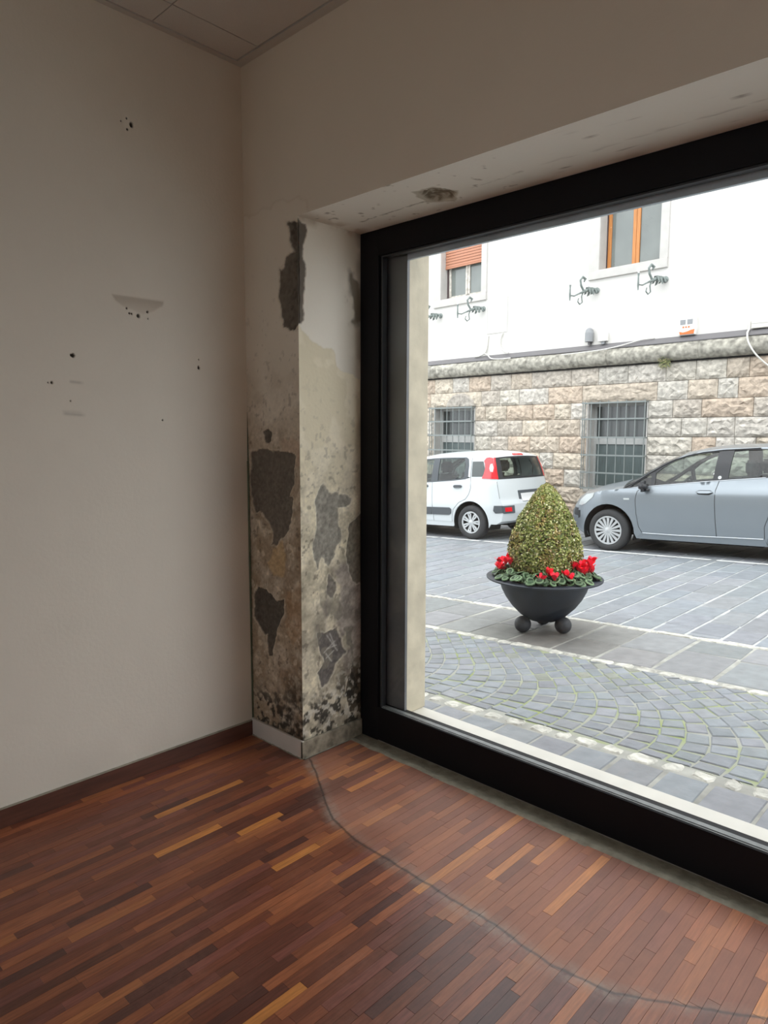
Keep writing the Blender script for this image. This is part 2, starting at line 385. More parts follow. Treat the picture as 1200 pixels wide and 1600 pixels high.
def left_col(y, z):
    C = np.ones(y.shape+(3,))*WALL*.92; dsp = np.zeros(y.shape)
    C *= (1+.035*(fbm(y, z, 1.3, 4, 3)-.5)*2)[..., None]*(1+.02*(fbm(y, z, 12, 3, 5)-.5)*2)[..., None]
    # yellowish brown stain in the corner
    k = .20*sstep(-.16, 0, y)*(.6+.6*fbm(y, z, 5, 4, 8)); C = C*(1-k[..., None]*np.array([.55, .8, 1.1]))
    k = .12*sstep(.35, 0, z)*fbm(y, z, 6, 4, 12); C = C*(1-k[..., None])
    w = pdist(y+.01*(fbm(y, z, 30, 2, 1)-.5), z, shadow_wedge); k = .38*sstep(-.004, .006, w)*(.35+.65*sstep(min(wz), max(wz), z)); C = C*(1-k[..., None]*np.array([.8, .9, 1]))  # shadow wedge painted into the wall colour, fading downwards
    k = .35*np.exp(-((y-gl[0])**2+(z-gl[1])**2)/.010**2); C = C*(1-k[..., None])
    k = np.exp(-(((y-patchP[0])/.014)**2+((z-patchP[1])/.032)**2)**2)*.35; C = C+(np.array([.85, .83, .74])-C)*k[..., None]
    for hy, hz, r in hp:
        dd = np.hypot(y-hy, (z-hz)*.85)*(1+.5*(fbm(y, z, 120, 2, 9)-.5)); k = 1-sstep(r*.55, r*1.15, dd)
        C = C*(1-k[..., None])+np.array([.03, .022, .015])*k[..., None]; dsp -= .006*k
    # faint scrapes
    for (a, b), (e, f2) in ((z5(140, 822), z5(235, 829)), (z5(170, 655), z5(215, 660)), ((165, 885), (190, 890))):
        p0, p1 = lw(a, b), lw(e, f2); t = np.clip(((y-p0[0])*(p1[0]-p0[0])+(z-p0[1])*(p1[1]-p0[1]))/((p1[0]-p0[0])**2+(p1[1]-p0[1])**2), 0, 1)
        dd = np.hypot(y-p0[0]-t*(p1[0]-p0[0]), z-p0[1]-t*(p1[1]-p0[1])); k = .25*np.exp(-(dd/.006)**2); C = C*(1-k[..., None])
    return C, dsp
wl = gridmesh('wall_left', ys, zs, lambda y, z, d: np.stack([d, y, z], -1), M['plaster'], None, left_col, flip=True, kind='structure')
G().box(-.3, -.012, RY-.2, .6, -.4, 3.6).build('wall_body', M['room'], wl)

# window wall: header, pier, reveal, soffit
def zA(a, b): return (360+a*.3, 280+b*.3)
def zB(a, b): return (360+a*.3, 720+b*.3)
def pf(pts, z): return [tuple(at(*z(*q), 1, 0.0)[[0, 2]]) for q in pts]
def rv(pts, z): return [tuple(at(*z(*q), 0, PX)[[1, 2]]) for q in pts]
P1 = pf([(290, 225), (320, 208), (350, 215), (400, 232), (405, 300), (405, 420), (405, 560), (405, 690), (385, 735), (350, 765), (320, 788), (270, 775), (258, 700), (252, 600), (252, 480), (285, 430), (290, 405), (322, 380), (305, 320), (298, 270)], zA)
P2 = pf([(105, -45), (150, -60), (200, -45), (300, -55), (333, -20), (332, 120), (300, 180), (330, 210), (315, 330), (280, 400), (235, 450), (210, 440), (215, 370), (190, 300), (150, 262), (125, 280), (108, 210), (104, 100)], zB)
P3 = pf([(120, 670), (165, 655), (200, 690), (240, 720), (280, 720), (275, 780), (240, 870), (230, 950), (215, 1025), (195, 1010), (185, 900), (150, 870), (125, 820)], zB)
P4 = pf([(170, 1320), (195, 1300), (215, 1335), (208, 1378), (188, 1385)], zA)
O1 = pf([(192, 540), (240, 440), (278, 425), (284, 510), (276, 600), (215, 590)], zB)
O2 = pf([(262, 1350), (330, 1345), (362, 1400), (362, 1500), (300, 1480), (270, 1490)], zA)
O3 = pf([(290, 700), (370, 640), (375, 900), (330, 960), (290, 900)], zB)
TORN = pf([(70, 190), (150, 165), (250, 125), (355, 82), (362, 100), (395, 105), (400, 185), (800, 185), (800, 5000), (0, 5000), (-60, 230)], zA)
R_YEL = rv([(352, 765), (420, 830), (470, 870), (540, 900), (550, 970), (600, 1000), (640, 1020), (700, 1060), (700, 3300), (330, 3300)], zA)
R_P1 = rv([(340, 215), (395, 228), (398, 260), (385, 330), (378, 400), (394, 465), (384, 560), (386, 700), (372, 765), (340, 765)], zA)
R_BR = rv([(612, 470), (665, 440), (700, 780), (632, 760), (600, 700), (588, 640), (620, 600)], zA)
R_G1 = rv([(445, 205), (485, 118), (512, 172), (600, 165), (632, 200), (615, 235), (560, 240), (566, 330), (577, 400), (545, 480), (515, 552), (480, 500), (455, 560), (440, 520), (430, 470), (440, 400), (450, 330)], zB)
R_G2 = rv([(620, 330), (700, 250), (700, 640), (630, 620), (605, 500), (610, 400)], zB)
R_G3 = rv([(508, 600), (550, 635), (558, 680), (530, 712), (503, 685)], zB)
R_LAV = rv([(530, 560), (600, 520), (700, 480), (700, 1200), (590, 1100), (560, 870), (500, 850), (480, 760), (520, 700)], zB)
R_SCR = rv([(455, 900), (545, 880), (580, 920), (600, 1000), (560, 1040), (500, 1160), (470, 1180), (455, 1100), (490, 1050), (460, 970)], zB)
R_RB = rv([(630, 1080), (700, 1000), (700, 1330), (620, 1300), (600, 1200)], zB)
R_SCR2 = [rv([(505, 980), (555, 960)], zB), rv([(490, 1000), (545, 940)], zB), rv([(500, 1030), (540, 990)], zB), rv([(520, 900), (545, 960)], zB), rv([(505, 910), (560, 990)], zB), rv([(500, 1005), (530, 1045)], zB)]

CEM = np.array([.155, .135, .11])
def blend(C, c, k): return C+(np.array(c)-C)*k[..., None]
def speck(a, b, s, th, seed, w=.05): return sstep(th, th+w, fbm(a, b, s, 3, seed))
def face_col(x, z):
    C = np.ones(x.shape+(3,))*WALL*np.array([.97, .96, .95]); dsp = np.zeros(x.shape)
    C *= (1+.05*(fbm(x, z, 2.0, 4, 21)-.5)*2)[..., None]
    k = .16*sstep(.16, 0, x)*(.5+.7*fbm(x, z, 5, 4, 28)); C = C*(1-k[..., None]*np.array([.55, .8, 1.1]))
    onp = (x <= PX+.03) & (z < 2.78)
    if not onp.any(): return C, dsp
    wx = x+.018*(fbm(x, z, 22, 3, 31)-.5)*2; wz_ = z+.022*(fbm(x, z, 20, 3, 37)-.5)*2
    t = pdist(wx, wz_, TORN); tk = sstep(-.004, .004, t); dsp -= .0012*tk
    C = blend(C, [.78, .73, .63], .30*tk); edge = np.exp(-(t/.006)**2)*.25; C = blend(C, [.50, .42, .32], edge)
    # age: stains growing downwards
    low = sstep(2.1, 1.1, z)*tk
    st = fbm(x, z, 7, 5, 41)
    C = blend(C, [.42, .35, .25], low*.55); C = blend(C, [.33, .25, .165], low*.75*sstep(.36, .60, st))
    C = blend(C, [.27, .20, .13], low*.6*sstep(.5, .7, fbm(x, z, 11, 5, 47)))
    rt = sstep(.16, .32, x)*sstep(1.35, .9, z)
    C = blend(C, [.24, .165, .10], rt*.65*sstep(.36, .6, fbm(x, z, 9, 5, 51)))
    lt = sstep(.18, .03, x)*sstep(2.0, 1.4, z); C = blend(C, [.34, .27, .18], lt*.45*sstep(.35, .6, fbm(x, z, 8, 4, 57)))
    C = blend(C, [.16, .13, .10], .7*tk*sstep(2.6, .8, z)*speck(x, z, 45, .70, 61))
    C = blend(C, [.70, .62, .48], .5*low*speck(x, z, 26, .66, 67))
    for poly, c, a in ((O1, [.50, .36, .20], .85), (O2, [.50, .37, .27], .55), (O3, [.38, .24, .13], .5)):
        C = blend(C, c, a*sstep(-.008, .008, pdist(wx, wz_, poly)))
    rough = fbm(x, z, 60, 4, 71)
    for poly, cc in ((P1, CEM*1.05), (P2, CEM*1.0), (P3, CEM*.66), (P4, CEM*.9)):
        s = pdist(wx, wz_, poly); k = sstep(-.002, .003, s); C = blend(C, cc, k)
        C = C*(1+(k*(rough-.5)*.55))[..., None]
        dsp -= k*(.007-.004*rough); ed = np.exp(-((s+.004)/.004)**2)*(1-k); C = blend(C, [.62, .55, .43], .45*ed)
    s = pdist(wx, wz_, P1); k = sstep(0, .004, s)*sstep(.30, .36, x); dsp -= k*.006*fbm(x, z, 35, 3, 73); C = C*(1-.35*k*sstep(.5, .7, fbm(x, z, 40, 3, 74)))[..., None]
    # black mould above the skirting
    m = sstep(.40, .12, z+.16*(fbm(x, z, 9, 4, 81)-.5)*2-.07*sstep(.05, .4, x)); mk = m*sstep(.50-.30*sstep(.12, .36, x), .60, .75*fbm(x, z, 46, 5, 83)+.25*fbm(x, z, 12, 3, 84))
    C = blend(C, [.025, .022, .018], .93*np.clip(mk, 0, 1)); C = blend(C, [.55, .50, .40], .35*m*speck(x, z, 55, .66, 85))
    C = C*(1+.34*sstep(2.0, 1.2, z)*(fbm(x, z, 95, 3, 89)-.5)*2)[..., None]
    dsp += .002*(fbm(x, z, 25, 4, 88)-.5)*low
    k = sstep(.0, .012, x); dsp *= k
    return C, dsp
def rev_col(y, z):
    C = np.ones(y.shape+(3,))*np.array([.90, .85, .74]); dsp = np.zeros(y.shape)
    wy_ = y+.014*(fbm(y, z, 24, 3, 131)-.5)*2; wz_ = z+.02*(fbm(y, z, 22, 3, 137)-.5)*2
    C *= (1+.05*(fbm(y, z, 3, 4, 101)-.5)*2)[..., None]
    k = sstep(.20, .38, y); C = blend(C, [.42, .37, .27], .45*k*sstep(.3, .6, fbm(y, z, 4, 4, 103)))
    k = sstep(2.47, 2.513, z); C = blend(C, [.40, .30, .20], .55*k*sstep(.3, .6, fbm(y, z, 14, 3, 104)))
    ye = pdist(wy_, wz_, R_YEL); yk = sstep(-.003, .003, ye); C = blend(C, [.76, .68, .49], .9*yk); dsp -= .0012*yk
    low = sstep(1.7, 1.0, z)
    C = blend(C, [.90, .82, .64], .6*yk*speck(y, z, 9, .52, 107, .1))
    C = blend(C, [.45, .40, .30], .55*low*sstep(.42, .64, fbm(y, z, 9, 5, 109)))
    C = blend(C, [.25, .22, .17], .75*yk*sstep(2.0, .9, z)*speck(y, z, 38, .68, 111))
    C = blend(C, [.13, .10, .06], .8*sstep(-.02, .02, pdist(wy_, wz_, R_BR))*sstep(.35, .6, fbm(y, z, 16, 3, 113)))
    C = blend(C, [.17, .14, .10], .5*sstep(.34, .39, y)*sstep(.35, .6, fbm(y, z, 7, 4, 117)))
    C = blend(C, [.36, .31, .28], .8*sstep(-.015, .015, pdist(wy_, wz_, R_LAV))*sstep(.28, .5, fbm(y, z, 10, 4, 119)))
    C = C*(1-.42*sstep(1.75, .7, z)*sstep(.38, .68, fbm(y, z, 17, 5, 123)))[..., None]
    C = blend(C, [.30, .25, .19], .45*sstep(1.2, .3, z)*sstep(.40, .62, fbm(y, z, 6, 4, 125)))
    rough = fbm(y, z, 70, 4, 121)
    for poly, cc, a in ((R_G1, [.30, .28, .235], 1), (R_G2, [.20, .18, .14], .95), (R_G3, [.20, .18, .15], 1), (R_SCR, [.14, .125, .115], .95), (R_RB, [.08, .065, .045], .9)):
        s = pdist(wy_, wz_, poly); k = a*sstep(-.003, .003, s); C = blend(C, cc, k); C = C*(1+k*(rough-.5)*.9)[..., None]
        dsp -= k*(.004-.003*rough); ed = np.exp(-((s+.004)/.004)**2)*(1-k); C = blend(C, [.80, .74, .60], .4*ed)
    C = blend(C, [.22, .20, .16], .85*low*sstep(1.0, .55, z)*speck(y, z, 13, .60, 127, .04)*sstep(.05, .12, y))
    for a, b in R_SCR2:
        e = np.array(b)-np.array(a); t = np.clip(((y-a[0])*e[0]+(z-a[1])*e[1])/(e@e), 0, 1)
        dd = np.hypot(y-a[0]-t*e[0], z-a[1]-t*e[1]); C = blend(C, [.52, .49, .44], .85*np.exp(-(dd/.0028)**2))
    kP = sstep(-.002, .003, pdist(wy_, wz_, R_P1)); C = blend(C, CEM*1.15, kP); dsp -= .007*kP*(1-.5*rough)
    m = sstep(.42, .12, z+.14*(fbm(y, z, 9, 4, 141)-.5)*2-.10*sstep(.1, .38, y)); mk = m*sstep(.46, .60, fbm(y, z, 34, 4, 143))
    C = blend(C, [.03, .026, .02], .92*mk); C = blend(C, [.72, .68, .58], .6*m*speck(y, z, 42, .60, 147))
    C = C*(1+.28*sstep(1.7, 1.1, z)*(fbm(y, z, 95, 3, 151)-.5)*2)[..., None]
    dsp += .002*(fbm(y, z, 28, 4, 149)-.5)*low
    dsp *= sstep(0, .006, y)
    return C, dsp
hole = [tuple(at(500+a*.5833, 60+b*.5833, 2, ST)[:2]) for a, b in ((262, 412), (300, 401), (340, 402), (366, 412), (352, 430), (318, 436), (300, 436), (285, 428))]
flake = [tuple(at(500+a*.5833, 60+b*.5833, 2, ST)[:2]) for a, b in ((245, 410), (300, 397), (372, 408), (360, 436), (290, 440), (262, 425))]
crk = [tuple(at(500+a*.5833, 60+b*.5833, 2, ST)[:2]) for a, b in ((110, 492), (150, 478), (200, 462), (245, 448), (285, 437))]
crk2 = [tuple(at(500+a*.5833, 60+b*.5833, 2, ST)[:2]) for a, b in ((400, 400), (480, 378), (600, 335), (745, 297), (900, 250), (1060, 205), (1200, 160))]
def sof_col(x, y):
    C = np.ones(x.shape+(3,))*np.array([.90, .87, .79]); dsp = np.zeros(x.shape)
    C *= (1+.03*(fbm(x, y, 3, 4, 161)-.5)*2)[..., None]
    C = blend(C, [.45, .34, .23], .5*sstep(.52, .42, x)*sstep(.35, .6, fbm(x, y, 14, 4, 163)))
    C = blend(C, [.40, .35, .27], .35*sstep(.34, .385, y)*sstep(.3, .6, fbm(x, y, 8, 4, 165)))
    wx = x+.012*(fbm(x, y, 40, 3, 167)-.5)*2; wyy = y+.012*(fbm(x, y, 40, 3, 169)-.5)*2
    C = blend(C, [.52, .47, .37], .8*sstep(-.002, .003, pdist(wx, wyy, flake)))
    s = pdist(wx, wyy, hole); k = sstep(-.002, .004, s); r = fbm(x, y, 60, 3, 171)
    C = blend(C, [.20, .16, .11], k*sstep(.3, .6, r)+k*.3*(1-sstep(.3, .6, r))); dsp += k*(.014*sstep(0, .02, s)+.01*r)
    for ln, a in ((crk, .8), (crk2, .28)):
        for p0, p1 in zip(ln[:-1], ln[1:]):
            e = np.array(p1)-np.array(p0); t = np.clip(((wx-p0[0])*e[0]+(wyy-p0[1])*e[1])/(e@e), 0, 1)
            dd = np.hypot(wx-p0[0]-t*e[0], wyy-p0[1]-t*e[1]); C = blend(C, [.20, .16, .12], a*np.exp(-(dd/.0035)**2)*sstep(.35, .55, fbm(x, y, 30, 2, 173)))
    C = blend(C, [.25, .2, .15], .6*speck(x, y, 30, .78, 175))
    return C, dsp
ypos = lambda x, z, d: np.stack([x, -d, z], -1)          # +d towards the street is a recess, so dsp is negative
xs_p = np.append(np.arange(0, PX, .0042), PX); zs_p = np.append(np.arange(0, 2.75, .0048), 2.75)
header = gridmesh('wall_front', np.linspace(0, RX, 120), np.linspace(2.75, HC, 20), ypos, M['plaster'], None, face_col, kind='structure')
gridmesh('header_band', np.append(PX, np.append(np.arange(PX+.01, .52, .008), np.linspace(.53, RX, 100))), np.append(np.arange(ST, 2.75, .008), 2.75), ypos, M['plaster'], header, face_col)
gridmesh('pier', xs_p, zs_p, ypos, M['plaster'], header, face_col)
gridmesh('reveal', np.append(np.arange(0, D, .0042), D), np.append(np.arange(0, ST, .0048), ST), lambda y, z, d: np.stack([PX+d, y, z], -1), M['plaster'], header, rev_col)
gridmesh('soffit', np.concatenate([np.arange(PX, 1.45, .006), np.linspace(1.45, RX, 120)]), np.append(np.arange(0, D, .006), D), lambda x, y, d: np.stack([x, y, ST+d], -1), M['plaster'], header, sof_col, flip=False)
g = G(); g.box(-.05, PX-.02, .02, .60, -.4, 3.6); g.box(PX-.02, RX+.2, .02, .60, ST+.035, 3.6); g.box(-6, -.3, .40, .60, -.6, 3.6); g.box(4.52, 9, .02, .60, -.4, 3.6); g.box(PX-.02, 4.6, .40, .595, -.5, .10)
g.build('wall_body', M['outer'], header)
# rest of the room, behind the camera, with two openings added for daylight
g = G(); g.box(0, 1.9, RY-.2, RY, 0, 3.6).box(3.1, RX, RY-.2, RY, 0, 3.6).box(1.9, 3.1, RY-.2, RY, 2.7, 3.6); tag(g.build('wall_back', M['room']), kind='structure')
dr = tag(G().box(1.9, 3.1, RY-.14, RY-.08, .0, .12).box(1.9, 3.1, RY-.14, RY-.08, 2.62, 2.70).build('added_light_doorway', M['frame']), kind='structure')  # unseen doorway, added to let more daylight into the room
for x_ in (1.9, 3.02): G().box(x_, x_+.08, RY-.14, RY-.08, .12, 2.62).build('stile', M['frame'], dr)
OY0, OY1 = -2.40, -1.74
g = G(); g.box(RX, RX+.2, RY-.2, OY0, 0, 3.6).box(RX, RX+.2, OY1, .02, 0, 3.6).box(RX, RX+.2, OY0, OY1, 2.7, 3.6).box(RX, RX+.2, OY0, OY1, 0, .12)
tag(g.build('wall_right', M['room']), kind='structure')
wr_ = tag(G().box(RX+.06, RX+.12, OY0, OY1, .12, .20).box(RX+.06, RX+.12, OY0, OY1, 2.62, 2.70).build('added_light_window', M['frame']), kind='structure')  # unseen second window, added to brighten the room
for y_ in (OY0, OY1-.08): G().box(RX+.06, RX+.12, y_, y_+.08, .2, 2.62).build('mullion', M['frame'], wr_)
tag(G().box(-30, 40, -40, .54, -.6, -.42).build('bounce_ground', M['surround']), kind='structure')  # unseen ground outside, kept pale to bounce light up into the room

# ceiling: boards in a metal grid
ce = tag(G().box(-.3, RX+.2, RY-.2, .6, HC+.03, HC+.3).build('ceiling', M['room']), kind='structure')
cx = [.032, .195]+[.195+.6*i for i in range(1, 9)]+[RX]; cyy = [-.045, -.465]+[-.465-.6*i for i in range(1, 7)]+[RY]
for i in range(len(cx)-1):
    for j in range(len(cyy)-1):
        if cx[i+1]-cx[i] < .05 or cyy[j]-cyy[j+1] < .05: continue
        G().box(cx[i]+.0025, cx[i+1]-.0025, cyy[j+1]+.0025, cyy[j]-.0025, HC+random.uniform(0, .002), HC+.02).build('ceiling_board', M['ceil'], ce)
G().box(0, .030, RY, 0, HC-.004, HC+.02).box(.03, RX, -.042, 0, HC-.004, HC+.02).build('edge_trim', M['ceil_trim'], ce)

# floor
fl = tag(G().box(-.1, RX+.2, RY-.2, .44, -.3, -.012).build('floor', M['cement']), kind='structure')
planks = []; w = .0345; x = .012; tones = [((.15, .052, .030), 5), ((.20, .072, .038), 5), ((.11, .040, .027), 3), ((.26, .098, .046), 4), ((.32, .13, .052), 2.5), ((.48, .215, .062), 1.3), ((.17, .065, .050), 2), ((.080, .032, .026), 1.3)]
while x < RX-.02:
    x1 = min(x+w, RX); ytop = -.012 if x < PX+.01 else .292+.006*math.sin(x*3)
    y = RY+random.uniform(-.3, 0); prev = random.uniform(0, 1)
    while y < ytop:
        L_ = random.choice((.21, .28, .28, .28, .35, .42)); y1 = min(y+L_, ytop)
        if y1-max(y, RY) > .01 and y1 > RY:
            c = np.array(random.choices([t[0] for t in tones], [t[1] for t in tones])[0])*random.uniform(.88, 1.14)
            a0, a1 = x+.0004, x1-.0004; b0, b1 = max(y, RY)+.0004, y1-.0004; h = random.uniform(-.0004, .0004)
            v = [(a0, b0, -.012), (a1, b0, -.012), (a1, b1, -.012), (a0, b1, -.012), (a0, b0, h), (a1, b0, h), (a1, b1, h), (a0, b1, h)]
            c = c*np.array([1.06, .93, .86])*(.62+.80*float(fbm(np.array(a0*1.0), np.array(b0*.35), 3.1, 3, 7))); planks.append((v, [(4, 5, 6, 7), (0, 1, 5, 4), (1, 2, 6, 5), (2, 3, 7, 6), (3, 0, 4, 7)], c))
        y = y1 if y1 < ytop else ytop+1
    x += w
def vis_key(p):
    c = np.mean(p[0], 0); z = (c-CAM)@FW
    return z if in_frame(c, 60) else 100+np.linalg.norm(c-CAM)
link_pieces('parquet_strip', 'parquet_field', fl, planks, M['parquet'], vis_key)
# raw cement channel between parquet and frame
n = 120; v = []; f = []
for i in range(n+1):
    x = PX+(4.5-PX)*i/n
    for y, z in ((.27, -.01), (.296, .001), (.312, .004), (.33, -.002), (.36, -.006), (.40, -.004)): v.append((x, y+.004*math.sin(x*31)+random.uniform(-.002, .002), z+random.uniform(-.0012, .0012)))
for i in range(n):
    for j in range(5): f.append((i*6+j, (i+1)*6+j, (i+1)*6+j+1, i*6+j+1))
mesh('cement_strip', v, f, M['cement'], fl, smooth=True)

# skirting
bl = tag(G().box(0, .014, RY, -.004, 0, .078).build('baseboard_left', M['skirt']), kind='structure')
G().box(0, .0145, RY, -.004, .077, .079).build('top_edge', M['cement'], bl)
bp = tag(G().box(.004, PX+.012, -.013, 0, 0, .088, b=.002).build('baseboard_front', M['tile']), kind='structure')
G().box(PX, PX+.013, -.013, D-.002, .0, .086, b=.002).build('tile', M['tile_dirty'], bp)
g = G()
for i in range(46):
    x_ = .01+PX*i/46+random.uniform(-.004, .004); g.tube([(x_, -.014, 0), (x_+.012, -.015, .001)], [random.uniform(.002, .007), .002], 5)
for i in range(30):
    y_ = .30*i/30; g.tube([(PX+.014, y_, 0), (PX+.015, y_+.012, 0)], [random.uniform(.001, .005), .002], 5)
g.build('grout_crumbs', M['cement'], bp, kind='stuff')
# green strip left in the corner
g = G(); t = [(.006, -.004, .09), (.005, -.004, .5), (.006, -.005, .95), (.004, -.004, 1.42)]; g.tube(t, [.005, .005, .0055, .006], 6)
g.tube([(.004, -.003, 1.42), (.003, -.003, 1.66)], [.004, .0008], 6)
tag(g.build('trim_1', M['green']), kind='structure')

# ------------------------------------------------------------------ shop window
WX1 = 4.5
win = tag(G().box(PX, .526, D, .47, 0, ST, b=.002).build('window_1', M['frame']), kind='structure')
G().box(.526, WX1, D, .47, .004, .176, b=.002).build('bottom_rail', M['frame'], win)
G().box(.526, WX1, D, .47, 2.393, ST, b=.002).build('top_rail', M['frame'], win)
G().box(WX1, WX1+.12, D, .47, 0, ST, b=.002).build('side_rail', M['frame'], win)
G().box(.526, .532, D+.012, .43, .176, 2.393).build('gasket', M['frame'], win)
G().box(.538, .546, D+.008, .43, .176, 2.393).box(.532, .538, D+.016, .43, .176, 2.393).build('side_bead', M['bead'], win)
G().box(.546, WX1, D+.008, .43, .166, .1785).box(.546, WX1, D+.016, .43, .178, .1815).build('bottom_bead', M['bead_lit'], win)  # light bead colour imitates lit upper faces
G().box(.546, WX1, D+.008, .43, 2.384, 2.3915).build('top_bead', M['bead'], win)
G().box(.53, WX1, .426, .430, .17, 2.40).build('glass_pane', M['pane'], win)
G().box(.47, .655, .452, .468, .10, ST+.03).build('outer_side_liner', M['liner'], win)
G().box(.655, WX1, .452, .468, 2.364, ST+.03).build('outer_top_liner', M['liner_reflect'], win)  # reflection painted as a pale base colour
# specks of dirt on the glass
g = G()
for i in range(40):
    x_, z_ = random.uniform(.56, 2.4), random.uniform(.25, 2.36) if i > 14 else random.uniform(2.30, 2.37)
    g.lathe([(0, 0), (random.uniform(.0008, .0018), .0005)], 6, (x_, .4255, z_), ax='y')
g.build('dirt_speck', M['plastic_white'], win, kind='stuff')
G().box(PX, 4.6, .452, .603, .05, .15, b=.003).build('stone_sill', M['sill'], win)
G().box(.30, .652, .470, .614, .151, 2.62, b=.003).build('stone_jamb', M['jamb'], win)
G().box(4.45, 4.75, .470, .614, .151, 2.62, b=.003).build('stone_jamb', M['jamb'], win)

# ------------------------------------------------------------------ street
SA, SB = -.05, .04
zst = lambda x, y: SA+SB*x
st = mesh('street', [(-22, .55, zst(-22, 0)-.006), (14, .55, zst(14, 0)-.006), (14, 14, zst(14, 0)-.006), (-22, 14, zst(-22, 0)-.006)], [(0, 1, 2, 3)], M['joint'], kind='structure')
fan = mesh('fan_paving', [(-12, 1.15, zst(-12, 0)-.0055), (8, 1.15, zst(8, 0)-.0055), (8, 2.40, zst(8, 0)-.0055), (-12, 2.40, zst(-12, 0)-.0055)], [(0, 1, 2, 3)], M['moss_joint'], kind='structure')
BAS = np.array([.215, .232, .25])
def bcol(s=.10): return BAS*random.uniform(1-s, 1+s)*np.array([random.uniform(.97, 1.04), 1, random.uniform(.97, 1.03)])
# carriageway slabs: rows run across the street
pcs = []; x = -12.0
while x < 5:
    wd = random.uniform(.225, .27) if True else 0
    y = 3.47+random.uniform(-.35, 0); jx = random.uniform(.008, .014)
    while y < 9.6:
        L_ = random.uniform(.36, .62); a, b = max(y, 3.47), min(y+L_, 9.6)
        if b-a > .06:
            j = [random.uniform(-.006, .006) for _ in range(4)]; e = .006
            q = [(x+jx+j[0], a+e), (x+wd-jx+j[1], a+e+j[2]), (x+wd-jx+j[3], b-e), (x+jx+j[0], b-e+j[2])]
            v, f = slab(q, zst, .025); pcs.append((v, f, bcol()))
        y += L_
    x += wd
link_pieces('paving_slab', 'far_paving_slabs', st, pcs, M['basalt'], vis_key)
# the two-row slab band under the planter
plane_ = lambda n, y0, y1: mesh(n, [(-14, y0, zst(-14, 0)-.0045), (9, y0, zst(9, 0)-.0045), (9, y1, zst(9, 0)-.0045), (-14, y1, zst(-14, 0)-.0045)], [(0, 1, 2, 3)], M['joint2'], kind='structure')
band = plane_('slab_band', 2.40, 3.43); pcs = []; x = -9.0
while x < 4.5:
    wd = random.uniform(.34, .40); m_ = 2.93+random.uniform(-.12, .12)
    for a, b in ((2.475, m_), (m_, 3.385)):
        j = [random.uniform(-.01, .01) for _ in range(4)]
        q = [(x+.010+j[0], a+.006), (x+wd-.010+j[1], a+.006+j[2]), (x+wd-.010+j[3], b-.006), (x+.010+j[0], b-.006+j[2])]
        k_ = math.exp(-((np.mean([p[0] for p in q])-.1)**2/.5+(np.mean([p[1] for p in q])-2.8)**2/.4)); v, f = slab(q, zst, .025, tilt=.003); pcs.append((v, f, bcol(.12)*(np.array([1.05, 1.02, .97])*(1-k_)+np.array([.92, .84, .72])*k_)))
    x += wd
link_pieces('paving_slab', 'far_paving_slabs', band, pcs, M['basalt'], vis_key)
# white stone rows
for nm, yy, hw, l0, l1, gp in (('white_kerb_row', 3.43, .038, .20, .36, .012), ('white_kerb_row', 2.43, .038, .10, .19, .014), ('white_kerb_row', 1.115, .045, .10, .17, .035)):
    kr = tag(empty(nm, (0, 0, 0)), kind='structure'); pcs = []; x = -7.0
    while x < 4.0:
        L_ = random.uniform(l0, l1); j = [random.uniform(-.016, .012) for _ in range(8)]
        x0, x1, y0, y1 = x+gp/2, x+L_-gp/2, yy-hw, yy+hw; cc = .02
        q = [(x0+cc, y0+j[0]), (x1-cc, y0+j[1]), (x1+j[2]*.3, y0+cc), (x1+j[3]*.3, y1-cc), (x1-cc, y1+j[4]), (x0+cc, y1+j[5]), (x0+j[6]*.3, y1-cc), (x0+j[7]*.3, y0+cc)]
        v, f = slab(q, lambda a, b: zst(a, b)+.002, .02, bev=.008, tilt=.004); pcs.append((v, f, np.array([1, 1, 1.])*random.uniform(.82, 1.12)))
        x += L_
    link_pieces('white_stone', 'far_white_stones', kr, pcs, M['white_stone'], vis_key, limit=60)
# fan paving: arcs of setts bulging along the street, bending to a diagonal near the slab band
def gx(y):
    if y < 1.85: return -.75*(1-math.sqrt(max(0, 1-((y-1.28)/.80)**2)))
    return gx(1.8499)-1.02*(y-1.85)
pcs = []; x0 = -5.6; k = 0
while x0 < 5.2:
    w0 = random.uniform(.120, .138); y = 1.02+random.uniform(-.05, 0)
    while y < 2.385:
        L_ = random.uniform(.085, .125)*(1 if y < 1.85 else .85); a, b = y, min(y+L_, 2.388)
        if b-a > .03:
            sl = (gx(b)-gx(a))/(b-a); c_ = math.sqrt(1+sl*sl); ex = .0052; sk = -sl*w0/(1+sl*sl)
            q = []
            for (s_, yy) in ((0, a), (1, a), (1, b), (0, b)):
                y_ = yy+(.0045 if yy == a else -.0045)*c_**.5+(sk if s_ else 0); y_ = min(max(y_, 1.165), 2.392); xx = x0+gx(y_)+(ex if s_ == 0 else w0-ex)
                q.append((xx+random.uniform(-.006, .006), min(max(y_+random.uniform(-.004, .004), 1.165), 2.392)))
            if (q[2][1]-q[1][1]) > .02 or (q[3][1]-q[0][1]) > .03:
                v, f = slab(q, zst, .02, bev=.005, tilt=.002); pcs.append((v, f, bcol(.12)*(np.array([1.15, 1.1, .9]) if random.random() < .03 else 1)))
        y += L_
    x0 += w0
link_pieces('sett', 'far_setts', fan, pcs, M['basalt'], vis_key)
